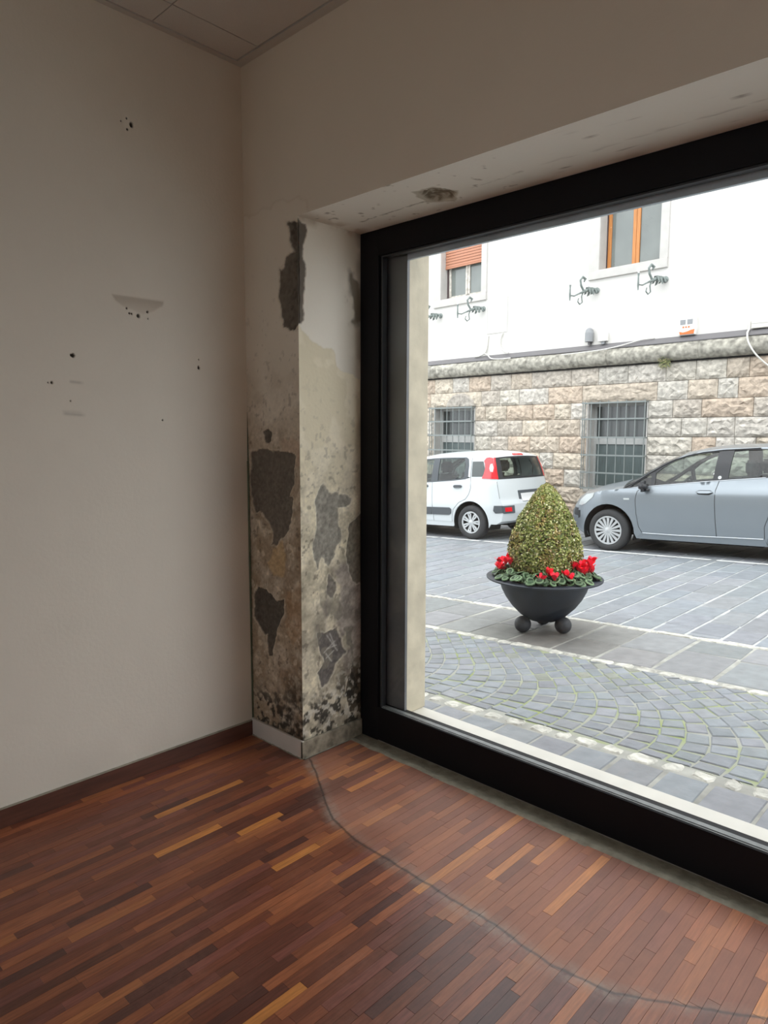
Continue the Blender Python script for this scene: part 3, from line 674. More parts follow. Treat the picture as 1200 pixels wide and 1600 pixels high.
# slabs along the shop front
edge = plane_('shopfront_paving', .56, 1.15); pcs = []; x = -5.0
while x < 5:
    wd = random.uniform(.20, .235)
    v, f = slab([(x+.008, .615), (x+wd-.008, .615+random.uniform(0, .01)), (x+wd-.008+random.uniform(-.01, .01), 1.055), (x+.008, 1.06+random.uniform(-.008, .008))], zst, .02, tilt=.003); pcs.append((v, f, bcol(.08)))
    x += wd
link_pieces('paving_slab', 'far_paving_slabs', edge, pcs, M['basalt'], vis_key, limit=60)
# worn painted parking line
v = []; f = []; n = 260
for i in range(n+1):
    x = -12+18*i/n; a = .035+.02*random.random(); v += [(x, 7.34-a, zst(x, 0)+.004), (x, 7.34+a, zst(x, 0)+.004)]
for i in range(n):
    if random.random() > .06: f.append((2*i, 2*i+2, 2*i+3, 2*i+1))
mesh('parking_line', v, f, M['paint'], kind='structure')

# ------------------------------------------------------------------ building across the street (local frame: x along the wall, -y to the street)
FA = math.atan(-.045)
fac = empty('wall_opposite', (0, 9.8, 0), (0, 0, FA), kind='structure')
def fpt(x, y, z):
    return (x*math.cos(FA)-y*math.sin(FA), 9.8+x*math.sin(FA)+y*math.cos(FA), z)
OPL = [(-3.32, -2.155, .57, 2.156), (-7.14, -5.965, .57, 2.156)]
OPU = [(-3.19, -2.07, 4.51, 6.15), (-6.98, -5.86, 4.49, 6.15)]
def wall_with_holes(gr, x0, x1, z0, z1, ops, y0, y1):
    xs_ = sorted({x0, x1, *[o[0] for o in ops], *[o[1] for o in ops]}); zs_ = sorted({z0, z1, *[o[2] for o in ops], *[o[3] for o in ops]})
    for i in range(len(xs_)-1):
        for j in range(len(zs_)-1):
            cx_, cz_ = (xs_[i]+xs_[i+1])/2, (zs_[j]+zs_[j+1])/2
            if any(o[0] < cx_ < o[1] and o[2] < cz_ < o[3] for o in ops): continue
            gr.box(xs_[i], xs_[i+1], y0, y1, zs_[j], zs_[j+1])
g = G(); wall_with_holes(g, -18, 9, 2.9, 7.6, OPU, 0, .5); g.build('plaster_wall', M['white_wall'], fac)
g = G(); wall_with_holes(g, -18, 9, -1.2, 2.9, OPL, .02, .5); g.build('masonry_core', M['rock_back'], fac)
G().box(-18, 9, .5, .6, -1.2, 7.6).build('inner_lining', M['rock_back'], fac)
# rock-faced ashlar, course by course, joints taken from the photograph where they show
cz = [2.797, 2.472, 2.156, 1.855, 1.535, 1.22, .91, .58, .27, -.04, -.35, -.66]
JX = {0: [-7.12, -6.6, -6.14, -5.57, -5.05, -4.56, -3.68, -3.12, -2.55, -1.87, -1.37, -.89, -.55],
      1: [-7.25, -5.81, -5.33, -4.85, -4.17, -3.44, -2.01, -1.49, -1.01, -.70],
      2: [-5.965, -5.69, -5.15, -4.52, -4.03, -3.67, -3.32, -2.155, -1.73, -1.25, -.46],
      3: [-5.965, -5.37, -4.76, -4.17, -3.47, -3.32, -2.155, -1.57, -1.15, -.72],
      4: [-5.965, -5.53, -5.1, -4.57, -3.9, -3.32, -2.155, -1.38, -1.0, -.71, -.39],
      5: [-5.965, -5.25, -4.70, -4.34, -4.03, -3.32, -2.155, -1.5], 6: [-5.965, -5.2, -4.8, -4.21, -3.78, -3.32, -2.155], 7: [-5.6, -4.6, -3.94, -3.2, -2.5]}
def rock(w_, h_, seed, amp=.055):
    nx, nz = max(6, min(12, int(w_/.06))), 6; r = np.random.default_rng(seed); v = []; f = []
    for i in range(nx+1):
        for j in range(nz+1):
            u, t = i/nx, j/nz; e = min(min(u, 1-u)*w_, min(t, 1-t)*h_)
            px = u*w_+(r.uniform(-.02, .02) if 0 < i < nx else 0); pz = t*h_+(r.uniform(-.015, .015) if 0 < j < nz else 0)
            d = 0 if e <= 0 else min(1, e/.05)*amp*(.60+r.uniform(-.30, .40)); v.append((px, -.012-d, pz))
    for i in range(nx):
        for j in range(nz):
            a = i*(nz+1)+j; q = (a, a+nz+1, a+nz+2, a+1)
            f += [(q[0], q[1], q[2]), (q[0], q[2], q[3])] if r.random() < .5 else [(q[0], q[1], q[3]), (q[1], q[2], q[3])]
    b = len(v); v += [(0, .03, 0), (w_, .03, 0), (w_, .03, h_), (0, .03, h_)]
    c = [0, nx*(nz+1), nx*(nz+1)+nz, nz]
    for i in range(4): f.append((b+i, b+(i+1) % 4, c[(i+1) % 4], c[i]))
    return v, f
pcs = []; sd = 100
for k in range(11):
    z1, z0 = cz[k], cz[k+1]; J = list(JX.get(k, [-3.0])); r_ = random.Random(k)
    x = J[0]; pre = []
    while x > -11.5: x -= r_.uniform(.42, .78); pre.append(x)
    if k in (2, 3, 4, 5, 6): pre = [p for p in pre if not (-7.3 < p < -5.9)]+[-7.14]; pre.sort(reverse=True)
    x = J[-1]; post = []
    while x < 4.0: x += r_.uniform(.42, .78); post.append(x)
    X = sorted(pre)+J+post
    for a, b in zip(X[:-1], X[1:]):
        if b-a < .06: continue
        if any(o[0]-.01 <= a and b <= o[1]+.01 and z0 > o[2]-.05 and z1 < o[3]+.05 for o in OPL): continue
        sd += 1; v, f = rock(b-a-.008, z1-z0-.008, sd, .048 if b-a > .3 else .034)
        v = [(p[0]+a+.004, p[1], p[2]+z0+.004) for p in v]
        base = np.array(r_.choice([(.44, .38, .31), (.46, .405, .33), (.45, .42, .365), (.46, .43, .385), (.44, .36, .285), (.44, .415, .37), (.40, .36, .31)]))*1.04*r_.uniform(.94, 1.06)
        pcs.append((v, f, base))
link_pieces('ashlar_stone', 'far_ashlar', fac, pcs, M['rock'], lambda p: abs(np.mean([q[0] for q in p[0]])+3.4))
# cornice blocks, half-round, and flashing on top
x = -11.0; r_ = random.Random(3)
def cornice(x0, x1):
    n, k = max(6, int((x1-x0)/.08)), 12; v = []; f = []
    for i in range(n+1):
        for j in range(k+1):
            a = math.pi*(j/k)-math.pi/2; rr = .148+.012*(vnoise(np.array((x0+(x1-x0)*i/n)*9.), np.array(j*.8), 5)-.5)
            v.append((x0+(x1-x0)*i/n, -.035-rr*max(0, math.cos(a))*.98, 2.952+rr*math.sin(a)*1.03))
    for i in range(n):
        for j in range(k): f.append((i*(k+1)+j, (i+1)*(k+1)+j, (i+1)*(k+1)+j+1, i*(k+1)+j+1))
    f += [tuple(range(k+1)), tuple(n*(k+1)+j for j in range(k+1))[::-1]]
    return v, f
while x < 6:
    L_ = r_.uniform(1.1, 1.7); v, f = cornice(x+.003, x+L_-.003)
    mesh('cornice_block', v, f, M['cornice'], fac, smooth=True, cols=np.tile(np.array([1, 1, 1.])*r_.uniform(.9, 1.08), (len(v), 1))); x += L_
G().box(-18, 9, -.06, .01, 2.78, 3.10).build('cornice_backing', M['cornice'], fac)
mesh('flashing', [(-18, 0, 3.20), (9, 0, 3.20), (9, -.12, 3.105), (-18, -.12, 3.105), (-18, -.12, 3.09), (9, -.12, 3.09)], [(0, 3, 2, 1), (3, 4, 5, 2)], M['flash'], fac)
# relieving arch stone over the left low window
g = G(); v = []; f = []
for i in range(13):
    a = math.pi*i/12
    for rr, yy in ((.0, -.075), (.30, -.085), (.36, -.03)): v.append((-6.36+rr*1.15*math.cos(a), yy+random.uniform(-.006, .006), 2.17+rr*.78*math.sin(a)))
for i in range(12):
    for j in range(2): f.append((i*3+j, i*3+j+1, (i+1)*3+j+1, (i+1)*3+j))
mesh('relieving_arch', v, f, M['rock'], fac, cols=np.tile([.36, .33, .29], (len(v), 1)))

def low_window(name, x0, x1, z0, z1, seed):
    w_ = empty(name, fpt(x0, 0, z0), (0, 0, FA), kind='structure'); W_, H_ = x1-x0, z1-z0
    G().box(0, .02, -.02, .32, 0, H_).box(W_-.02, W_, -.02, .32, 0, H_).box(0, W_, -.02, .32, H_-.02, H_).box(-.02, W_+.02, -.05, .32, -.06, 0).build('stone_reveal', M['surround'], w_)
    for a, b in ((.02, W_-.02),):
        s = G().box(a, a+.045, .22, .27, 0, H_-.02).box(b-.045, b, .22, .27, 0, H_-.02).box(a+.045, b-.045, .22, .27, 0, .05).box(a+.045, b-.045, .22, .27, H_-.07, H_-.02).box(a+.045, b-.045, .22, .27, H_*.52, H_*.52+.14).build('sash', M['sash_grey'], w_)
        G().box(a+.045, b-.045, .245, .255, .05, H_*.52).build('curtained_pane', M['curtain'], s)
        G().box(a+.045, b-.045, .245, .255, H_*.52+.14, H_-.07).build('pane', M['win_dark'], s)
    # projecting cage of iron bars
    yb = -.14; rows = [.02, .31, .63, .95, 1.28, H_-.015] if seed == 0 else [.02, .34, .66, .98, 1.28, H_-.015]
    xa, xb = -.02, W_+.0
    for i in range(8):
        xx = xa+(xb-xa)*i/7; G().tube([(xx, yb, -.02), (xx, yb, H_+.02)], .009, 6).build('grille_bar', M['bars'], w_)
    for zz in rows:
        G().box(xa-.02, xb+.02, yb-.018, yb-.008, zz-.014, zz+.014).build('grille_crossbar', M['bars'], w_)
        for xx in (xa, xb): G().box(xx-.006, xx+.006, yb-.01, .0, zz-.012, zz+.012).build('grille_bracket', M['bars'], w_)
    for yy in (-.07,): 
        for xx in (xa,): G().tube([(xx, yy, -.02), (xx, yy, H_+.02)], .008, 6).build('grille_bar', M['bars'], w_)
low_window('window_2', *OPL[0], 0); low_window('window_3', *OPL[1], 1)

def up_window(name, x0, x1, z0, z1, style):
    w_ = empty(name, fpt(x0, 0, z0), (0, 0, FA), kind='structure'); W_, H_ = x1-x0, z1-z0
    G().box(-.20, W_+.14, -.045, .02, -.155, 0, b=.006).build('sill_stone', M['surround'], w_)
    G().box(-.20, -.0, -.03, .02, 0.002, H_+.2, b=.004).build('jamb_stone', M['surround'], w_); G().box(W_, W_+.14, -.03, .02, .002, H_+.2, b=.004).build('jamb_stone', M['surround'], w_)
    G().box(-.0, W_, -.03, .02, H_, H_+.2, b=.004).build('lintel_stone', M['surround'], w_)
    G().box(-.001, .006, -.02, .4, 0, H_).box(W_-.006, W_, -.02, .4, 0, H_).box(0, W_, -.02, .4, -.01, .004).build('reveal_lining', M['surround'], w_)
    if style == 'wood':
        y0, y1, m1, m2, f_ = .23, .29, M['wood'], M['win_glass'], .065
        G().box(.006, .022, .215, .3, 0, H_).build('frame_edge', M['dark_wood'], w_)
        for a, b in ((.022, W_/2-.002), (W_/2+.002, W_-.006)):
            s = G().box(a, a+f_, y0, y1, .01, H_, b=.006).box(b-f_, b, y0, y1, .01, H_, b=.006).box(a+f_, b-f_, y0+.004, y1, .01, .07, b=.006).box(a+f_, b-f_, y0+.004, y1, H_-.07, H_, b=.006).build('wooden_sash', m1, w_)
            G().box(a+f_, b-f_, .255, .262, .07, H_-.07).build('pane', m2, s)
    else:
        G().box(.006, .05, .19, .25, 0, H_).build('frame_edge', M['dark_wood'], w_)
        for a, b in ((.05, W_/2+.01), (W_/2+.02, W_-.01)):
            s = G().box(a, a+.055, .20, .25, .02, H_, b=.004).box(b-.055, b, .20, .25, .02, H_, b=.004).box(a, b, .20, .25, .02, .09, b=.004).box(a, b, .2, .25, H_-.06, H_).build('weathered_sash', M['sash_old'], w_)
            G().box(a+.055, b-.055, .225, .232, .09, H_-.06).build('pane', M['win_glass'], s)
        zb = .70; sh = G(); sh.box(.006, W_-.006, .12, .16, zb-.03, zb, b=.004); sh_o = sh.build('roller_shutter', M['shutter'], w_)
        k = 0
        while zb+k*.058 < H_:
            z_ = zb+k*.058; G().box(.008, W_-.008, .125, .15, z_+.003, z_+.055, b=.008).build('slat', M['shutter'], sh_o); k += 1
    return w_
up_window('window_4', *OPU[0], 'wood'); up_window('window_5', *OPU[1], 'shutter')

# small things on the facade
def bracket(x, label):
    t = empty('dragon_bracket', fpt(x, 0, 4.16), (0, 0, FA), label=label, cat='bracket', group='verdigris iron dragon brackets on the white wall')
    r = Matrix.Rotation(-.25, 4, 'Z')
    def R(p): v = r @ Vector(p); return tuple(v)
    G().lathe([(0, .0), (.05, 0), (.055, -.012), (.03, -.03), (0, -.035)], 12, (0, 0, 0), ax='y').build('wall_plate', M['verdigris'], t)
    body = [(0, -.02, 0), (0, -.12, .015), (0, -.22, -.01), (0, -.33, -.05), (0, -.45, -.10), (0, -.56, -.15), (0, -.66, -.15)]
    G().tube([R(p) for p in body], [.018, .034, .036, .022, .014, .013, .011], 8).build('dragon_body', M['verdigris'], t)
    w = G()
    for k, (a, b, s_) in enumerate(((.05, .10, .07), (.12, .19, .11), (.20, .26, .09))):
        for sx in (-1, 1):
            p = [R(q) for q in ((sx*.02, -a, .03), (sx*.02, -b, .03), (sx*.075, -(a+b)/2-.02, -s_), (sx*.06, -(a+b)/2+.02, -s_*.8))]
            w.add(p+[(q[0]+.006, q[1], q[2]+.008) for q in p], [(0, 1, 2, 3), (4, 7, 6, 5), (0, 4, 5, 1), (1, 5, 6, 2), (2, 6, 7, 3), (3, 7, 4, 0)])
    w.build('wing', M['verdigris'], t)
    neck = [(0, -.33, -.04), (0, -.40, .05), (0, -.42, .14), (0, -.36, .20), (0, -.30, .17), (0, -.33, .12)]
    G().tube([R(p) for p in neck], [.02, .019, .018, .022, .026, .012], 8).build('dragon_neck', M['verdigris'], t)
    hook = [(0, -.34, -.05), (0, -.38, -.14), (0, -.36, -.24), (0, -.42, -.28), (0, -.47, -.24), (0, -.45, -.18)]
    G().tube([R(p) for p in hook], [.014, .012, .012, .012, .012, .010], 6).build('tail_hook', M['verdigris'], t)
    G().tube([R(p) for p in ((0, -.66, -.24), (0, -.66, -.15), (0, -.66, -.02), (0, -.66, .03))], [.010, .018, .013, .02], 8).build('lamp_stem', M['verdigris'], t)
    G().tube([R(p) for p in ((0, -.66, .03), (0, -.66, .10))], [.014, .012], 8).build('white_tip', M['plastic_white'], t)
    return t
bracket(-6.98, 'iron dragon bracket below the shuttered window, leftmost of four, next to the jamb')
bracket(-5.80, 'iron dragon bracket at the right end of the sill below the shuttered window')
bracket(-3.22, 'iron dragon bracket below the left end of the orange window sill')
bracket(-1.96, 'iron dragon bracket below the right end of the orange window sill, rightmost of four')

t = empty('alarm_siren', fpt(-1.53, 0, 3.20), (0, 0, FA), label='white outdoor alarm siren with an orange lower band standing above the cornice', cat='siren')
g = G(); pr = [(-.13, 0), (.13, 0), (.145, .10), (.13, .30), (.05, .325), (-.05, .325), (-.13, .30), (-.145, .10)]; n = len(pr)
v = [(x_, 0, z_) for x_, z_ in pr]+[(x_, -.055, z_) for x_, z_ in pr]+[(x_*.9, -.075, .16+(z_-.16)*.92) for x_, z_ in pr]
f = [(k+i, k+n+i, k+n+(i+1) % n, k+(i+1) % n) for k in (0, n) for i in range(n)]+[tuple(2*n+i for i in range(n))[::-1]]
g.add(v, f).build('cover', M['plastic_white'], t)
g = G(); v = [(-.112, -.079, .012), (.112, -.079, .012), (.125, -.079, .085), (.06, -.079, .075), (0, -.079, .055), (-.06, -.079, .045), (-.125, -.079, .06)]
g.add(v+[(p[0], -.070, p[2]) for p in v], [tuple(range(7))]+[(i, 7+i, 7+(i+1) % 7, (i+1) % 7) for i in range(7)]).build('orange_band', M['plastic_orange'], t)
for x_ in (-.07, .045): G().box(x_-.045, x_+.045, -.080, -.07, .17, .25, b=.004).build('sound_grille', M['plastic_grey'], t)
for x_ in (-.06, -.015, .03): G().box(x_-.013, x_+.013, -.081, -.07, .115, .14).build('small_mark', M['plastic_orange'], t)
t = empty('sensor_housing', fpt(-3.31, 0, 3.235), (0, 0, FA), label='grey domed sensor housing on the white wall beside a small white box', cat='sensor')
G().lathe([(0, 0), (.075, 0), (.078, .16), (.06, .22), (.03, .245), (0, .25)], 16, (0, -.06, .02)).build('dome', M['plastic_grey'], t)
G().box(-.02, .02, -.07, 0, -.03, .03).build('foot', M['flash'], t)
t = empty('junction_box', fpt(-3.04, 0, 3.21), (0, 0, FA), label='small white junction box right of the grey domed sensor', cat='box')
G().box(-.085, .085, -.09, 0, .03, .185, b=.01).build('lid', M['plastic_white'], t); G().box(-.03, .03, -.06, 0, -.02, .03).build('gland', M['plastic_grey'], t)
t = empty('cable_box', fpt(-.45, 0, 3.2), (0, 0, FA), label='cream box over the cornice at the right edge, where a cable starts', cat='box')
G().box(-.10, .16, -.06, 0, .0, .14, b=.01).build('lid', M['sill'], t); G().box(-.1, .16, -.063, -.058, .07, .074).build('seam', M['plastic_grey'], t)
t = empty('wall_hatch', fpt(-5.44, 0, 3.64), (0, 0, FA), label='flush white service hatch in the wall right of the shuttered window', cat='hatch')
G().box(-.245, .245, -.010, 0, 0, .68, b=.003).build('hatch_door', M['white_wall'], t); G().box(-.262, .262, -.005, 0, -.016, .696).build('hatch_frame', M['surround'], t)
def cable(label, pts, r):
    g = G(); P_ = [np.array(fpt(*p)) for p in pts]; out = []
    for i in range(len(P_)-1):
        p0 = P_[max(i-1, 0)]; p1 = P_[i]; p2 = P_[i+1]; p3 = P_[min(i+2, len(P_)-1)]
        for k in range(6):
            t_ = k/6; out.append(.5*((2*p1)+(-p0+p2)*t_+(2*p0-5*p1+4*p2-p3)*t_**2+(-p0+3*p1-3*p2+p3)*t_**3))
    out.append(P_[-1]); return tag(g.tube(out, r, 6).build('wall_cable', M['wire'], smooth=True), label, 'cable')
cable('white cable falling from the cream box over the cornice at right', [(-.58, -.03, 3.32), (-.575, -.06, 3.2), (-.56, -.17, 3.12), (-.52, -.22, 2.98), (-.42, -.20, 2.80), (-.28, -.12, 2.64), (-.1, -.10, 2.5)], .014)
cable('white cable sagging onto the flashing left of the alarm siren', [(-2.1, -.02, 3.21), (-2.3, -.06, 3.20), (-2.6, -.14, 3.13), (-2.9, -.19, 3.08), (-3.3, -.2, 3.06), (-3.8, -.2, 3.05)], .010)
cable('pair of white cables curling down from the service hatch', [(-5.28, -.02, 3.62), (-5.33, -.03, 3.5), (-5.33, -.03, 3.35), (-5.22, -.05, 3.25), (-5.08, -.08, 3.20)], .014)
cable('white cable running from the hatch left corner down to the cornice', [(-5.66, -.02, 3.6), (-5.68, -.02, 3.4), (-5.72, -.04, 3.26), (-5.85, -.06, 3.2), (-5.98, -.04, 3.20)], .018)
cable('thin white cable looping along the cornice below the hatch', [(-5.72, -.04, 3.24), (-5.6, -.10, 3.2), (-5.45, -.17, 3.11), (-5.2, -.2, 3.08), (-4.95, -.2, 3.08)], .012)
# weed rooted under the cornice
g = G(); base = fpt(-1.85, -.10, 2.80)
for i in range(150):
    a, b = random.uniform(0, 6.28), random.uniform(.03, .15); p = np.array(base)+np.array([random.uniform(-.09, .09), random.uniform(-.06, .01), random.uniform(-.10, .06)])
    q = p+np.array([math.cos(a)*b*.6, -abs(math.sin(a))*b*.4, random.uniform(-.10, .05)]); n_ = np.array([0, 0, .009])
    cc = random.choice([(.16, .20, .07), (.10, .13, .05), (.22, .19, .10), (.30, .30, .12)]); g.add([p-n_, q, p+n_], [(0, 1, 2)], cc)
tag(g.build('wall_weed', M['leaf'], usecol=True), 'small green weed growing out under the cornice above the stone wall', 'plant')

# ------------------------------------------------------------------ planter with topiary and cyclamens
PC = np.array([-.02, 2.92]); PZ = zst(PC[0], 0)
pt = empty('planter_bowl', (PC[0], PC[1], PZ), label='black metal bowl planter with a wide rim standing on ball feet in the street', cat='planter')
prof = [(0, .075), (.06, .078), (.12, .095), (.19, .14), (.26, .21), (.31, .28), (.343, .345), (.36, .40), (.363, .425), (.455, .432), (.468, .437), (.470, .447), (.460, .452), (.36, .447), (.345, .43), (.33, .40), (.0, .40)]
smooth_by_angle(G().lathe(prof, 64).build('bowl', M['planter'], pt), 40)
G().lathe([(0, .405), (.2, .425), (.348, .41)], 32).build('soil', M['soil'], pt, smooth=True)
va = math.atan2(CAM[1]-PC[1], CAM[0]-PC[0])
for k in range(3):
    a = va+math.pi/3+k*2*math.pi/3; g = G(); r_ = .068; cx_, cy_ = .185*math.cos(a), .185*math.sin(a)
    g.lathe([(max(0, r_*math.sin(t_)), r_-r_*math.cos(t_)) for t_ in np.linspace(0, math.pi, 15)], 24, (cx_, cy_, SB*cx_)).build('ball_foot', M['ball'], pt, smooth=True)
tp = empty('boxwood_topiary', (PC[0], PC[1], PZ+.42), label='clipped cone of yellowish green boxwood growing in the black planter', cat='topiary')
def prof_r(t_): return np.interp(t_, [0, .08, .25, .45, .65, .82, .92, .98, 1.0], [.235, .262, .287, .272, .215, .135, .085, .042, .008])
TH = .79; N_ = 24000
th = rng.uniform(0, 2*np.pi, N_); tt = rng.uniform(0, 1, N_)**1.15; rr = prof_r(tt)*(1+.07*(fbm(th*2, tt*6, 1.0, 3, 9)-.5)*2)*rng.uniform(.90, 1.05, N_)
cxyz = np.stack([rr*np.cos(th), rr*np.sin(th), tt*TH], 1)
nrm = np.stack([np.cos(th), np.sin(th), .35+0*th], 1)+rng.normal(0, .6, (N_, 3)); nrm /= np.linalg.norm(nrm, axis=1)[:, None]
t1 = np.cross(nrm, rng.normal(0, 1, (N_, 3))); t1 /= np.linalg.norm(t1, axis=1)[:, None]; t2 = np.cross(nrm, t1); s_ = rng.uniform(.0065, .0115, N_)[:, None]
V = np.stack([cxyz-t1*s_*1.25, cxyz-t2*s_*.7, cxyz+t1*s_*1.25+nrm*s_*.3, cxyz+t2*s_*.7], 1).reshape(-1, 3)
Fq = np.arange(N_*4).reshape(-1, 4)
k1 = fbm(th*3, tt*7, 1.0, 3, 19); pal = np.array([(.19, .23, .045), (.30, .33, .09), (.46, .46, .18), (.085, .12, .022), (.30, .23, .09), (.66, .64, .40)])
ci = rng.choice(6, N_, p=[.26, .25, .17, .15, .09, .08]); Cc = pal[ci]*rng.uniform(.8, 1.2, (N_, 1)); Cc = np.where((k1 > .60)[:, None], Cc*np.array([1.0, .78, .75]), Cc)
mesh('foliage', V, Fq, M['leaf'], tp, cols=np.repeat(Cc, 4, 0), kind='stuff')
G().lathe([(max(0, float(prof_r(q))*.86), q*TH) for q in np.linspace(0, .97, 14)]+[(0, .97*TH)], 24).build('inner_twigs', M['trunk'], tp, smooth=True)
G().tube([(0, 0, -.03), (.005, 0, .1)], .03, 8).build('trunk', M['trunk'], tp)

def cyclamen(ang, rad, nl, flowers, label):
    x_, y_ = PC[0]+rad*math.cos(ang), PC[1]+rad*math.sin(ang)
    t = empty('cyclamen_plant', (x_, y_, PZ+.415), (0, 0, ang), label=label, cat='flower', group='red cyclamens round the planter rim')
    r = random.Random(int(ang*1000)); g = G()
    for i in range(nl):
        a = r.uniform(0, 6.28); d = r.uniform(.01, .125); h = r.uniform(.035, .085)*(1.1-d*5)+.03; s = r.uniform(.026, .042)
        c = np.array([math.cos(a)*d, math.sin(a)*d*1.15, h]); tl = Matrix.Rotation(a, 3, 'Z') @ Matrix.Rotation(r.uniform(.25, 1.0), 3, 'Y')
        ring = []; 
        for k in range(10):
            w = 2*math.pi*(k+.5)/10; q = s*(1-.22*math.cos(w/1)**8*(1 if math.cos(w) < 0 else 0)); ring.append((q*math.cos(w)*1.12, q*math.sin(w)))
        vs = [(0, 0, -.002)]+[(p[0]*.55, p[1]*.55, .004) for p in ring]+[(p[0]*.82, p[1]*.82, .0035) for p in ring]+[(p[0], p[1], -.004+r.uniform(-.003, .003)) for p in ring]
        vs = [tuple(np.array(tl @ Vector(p))+c) for p in vs]; dk = np.array([.016, .046, .014])*r.uniform(.6, 1.4); pl_ = np.array([.15, .23, .12])*r.uniform(.4, 1.7)
        cc = np.array([dk]*11+[pl_]*10+[dk*1.1]*10)
        f = [(0, 1+k, 1+(k+1) % 10) for k in range(10)]+[(1+k, 11+k, 11+(k+1) % 10, 1+(k+1) % 10) for k in range(10)]+[(11+k, 21+k, 21+(k+1) % 10, 11+(k+1) % 10) for k in range(10)]
        g.add(vs, f, cc)
    g.build('foliage', M['leaf'], t, kind='stuff', usecol=True)
    for (dx, dy, hz) in flowers:
        b = np.array([dx, dy, hz]); fo = G(); cs = []
        for k in range(5):
            a = 2*math.pi*k/5+r.uniform(-.3, .3); o = np.array([math.cos(a), math.sin(a), 0]); sd_ = np.array([-math.sin(a), math.cos(a), 0]); L_ = r.uniform(.050, .068); wd = r.uniform(.016, .023); up_ = np.array([0, 0, 1.]); lean = r.uniform(.25, 1.15)
            rows = []
            for q, ww in ((0, .35), (.3, .85), (.6, 1.05), (.85, .8), (1, .25)):
                cen = b+up_*L_*q*(1.05-.3*lean*q)+o*(.006+L_*lean*q*.75); rows.append([cen-sd_*wd*ww+o*.002, cen+o*.004*math.sin(q*3), cen+sd_*wd*ww+o*.002])
            vs = [tuple(p) for rw in rows for p in rw]; sh = r.uniform(.75, 1.25); fo.add(vs, [(3*i+j, 3*i+j+1, 3*i+j+4, 3*i+j+3) for i in range(4) for j in range(2)], (sh, sh, sh))
        fo.lathe([(.0, -.012), (.010, -.006), (.011, .004), (.004, .010)], 8, tuple(b), c=(.8, .8, .8)); fl_ = fo.build('flower', M['petal'], t, usecol=True, smooth=True)
        G().tube([(dx*.3, dy*.3, 0), (dx*.7, dy*.7, hz*.6), (dx, dy, hz+.008), (dx+.005, dy, hz-.004)], .0028, 5).build('flower_stem', M['stem'], fl_)
def ang_of(deg): return va+math.radians(deg)       # 0 = towards the shop window, positive = towards the right in the photograph
fl2 = lambda *a: list(a)
cyclamen(ang_of(-84), .315, 36, [(.05, .01, .09), (.04, -.07, .12), (.0, .05, .15), (.05, .07, .11), (.0, -.02, .14), (-.03, .02, .17), (.03, .04, .07)], 'cyclamen with a cluster of red blooms at the left end of the planter')
cyclamen(ang_of(-56), .315, 36, [(-.01, -.03, .16)], 'cyclamen left of the boxwood front with one tall narrow red bloom')
cyclamen(ang_of(-30), .315, 38, [], 'leafy cyclamen without blooms at the front left of the planter')
cyclamen(ang_of(-2), .315, 38, [(.05, .0, .07), (.0, .05, .115), (.03, .09, .085)], 'cyclamen at the front centre with three low red blooms')
cyclamen(ang_of(24), .315, 38, [(.02, .03, .09), (.04, .06, .075)], 'cyclamen right of the front centre with two drooping red blooms')
cyclamen(ang_of(52), .315, 38, [(-.02, .05, .13), (.02, .03, .11), (-.04, .0, .15), (.0, .08, .09)], 'cyclamen at the front right of the planter with upright red blooms')
cyclamen(ang_of(82), .315, 38, [(.05, -.05, .16), (.04, .0, .12), (.06, -.01, .18), (.05, .04, .08), (.0, -.08, .15), (-.02, -.10, .11), (.02, -.03, .10)], 'cyclamen with a tall cluster of red blooms at the right end of the planter')
cyclamen(ang_of(118), .27, 20, [], 'leafy cyclamen behind the right end of the planter')
cyclamen(ang_of(-122), .27, 20, [], 'leafy cyclamen behind the left end of the planter')

# ------------------------------------------------------------------ cars (local frame: x to the rear, y away from the shop, z up; y = 0 is the near side's widest line)
M['silver'] = mat('silver_grey_car_paint', (.25, .285, .315), .36, metal=.5, coat=.7, spec=.5)
M['carwhite'] = mat('white_car_paint', (.58, .62, .635), .35, coat=.5)
M['black_trim'] = mat('black_car_trim', (.022, .024, .028), .45)
M['grey_trim'] = mat('dark_grey_plastic_trim', (.07, .08, .09), .6)
M['rubber'] = mat('tyre_rubber', (.035, .036, .038), .85, bump=.3, scale=60)
M['hub'] = mat('silver_hubcap', (.52, .54, .55), .35, metal=.4)
M['hub_dark'] = mat('dark_wheel_inside', (.04, .04, .045), .7)
M['car_glass'] = glass('car_window_glass', (.66, .74, .70), 1.6)
M['red_lens'] = mat('red_tail_lens', (.70, .01, .02), .2, coat=1, var=.1, scale=20)
M['clear_lens'] = mat('clear_lamp_lens', (.52, .56, .56), .15, coat=1)
M['chrome'] = mat('bright_trim', (.62, .66, .70), .25, metal=.6)
M['seat'] = mat('dark_seat_fabric', (.045, .048, .050), .9)
M['under'] = mat('car_underside', (.008, .008, .009), .95)
M['plate'] = mat('white_number_plate', (.7, .7, .7), .5)

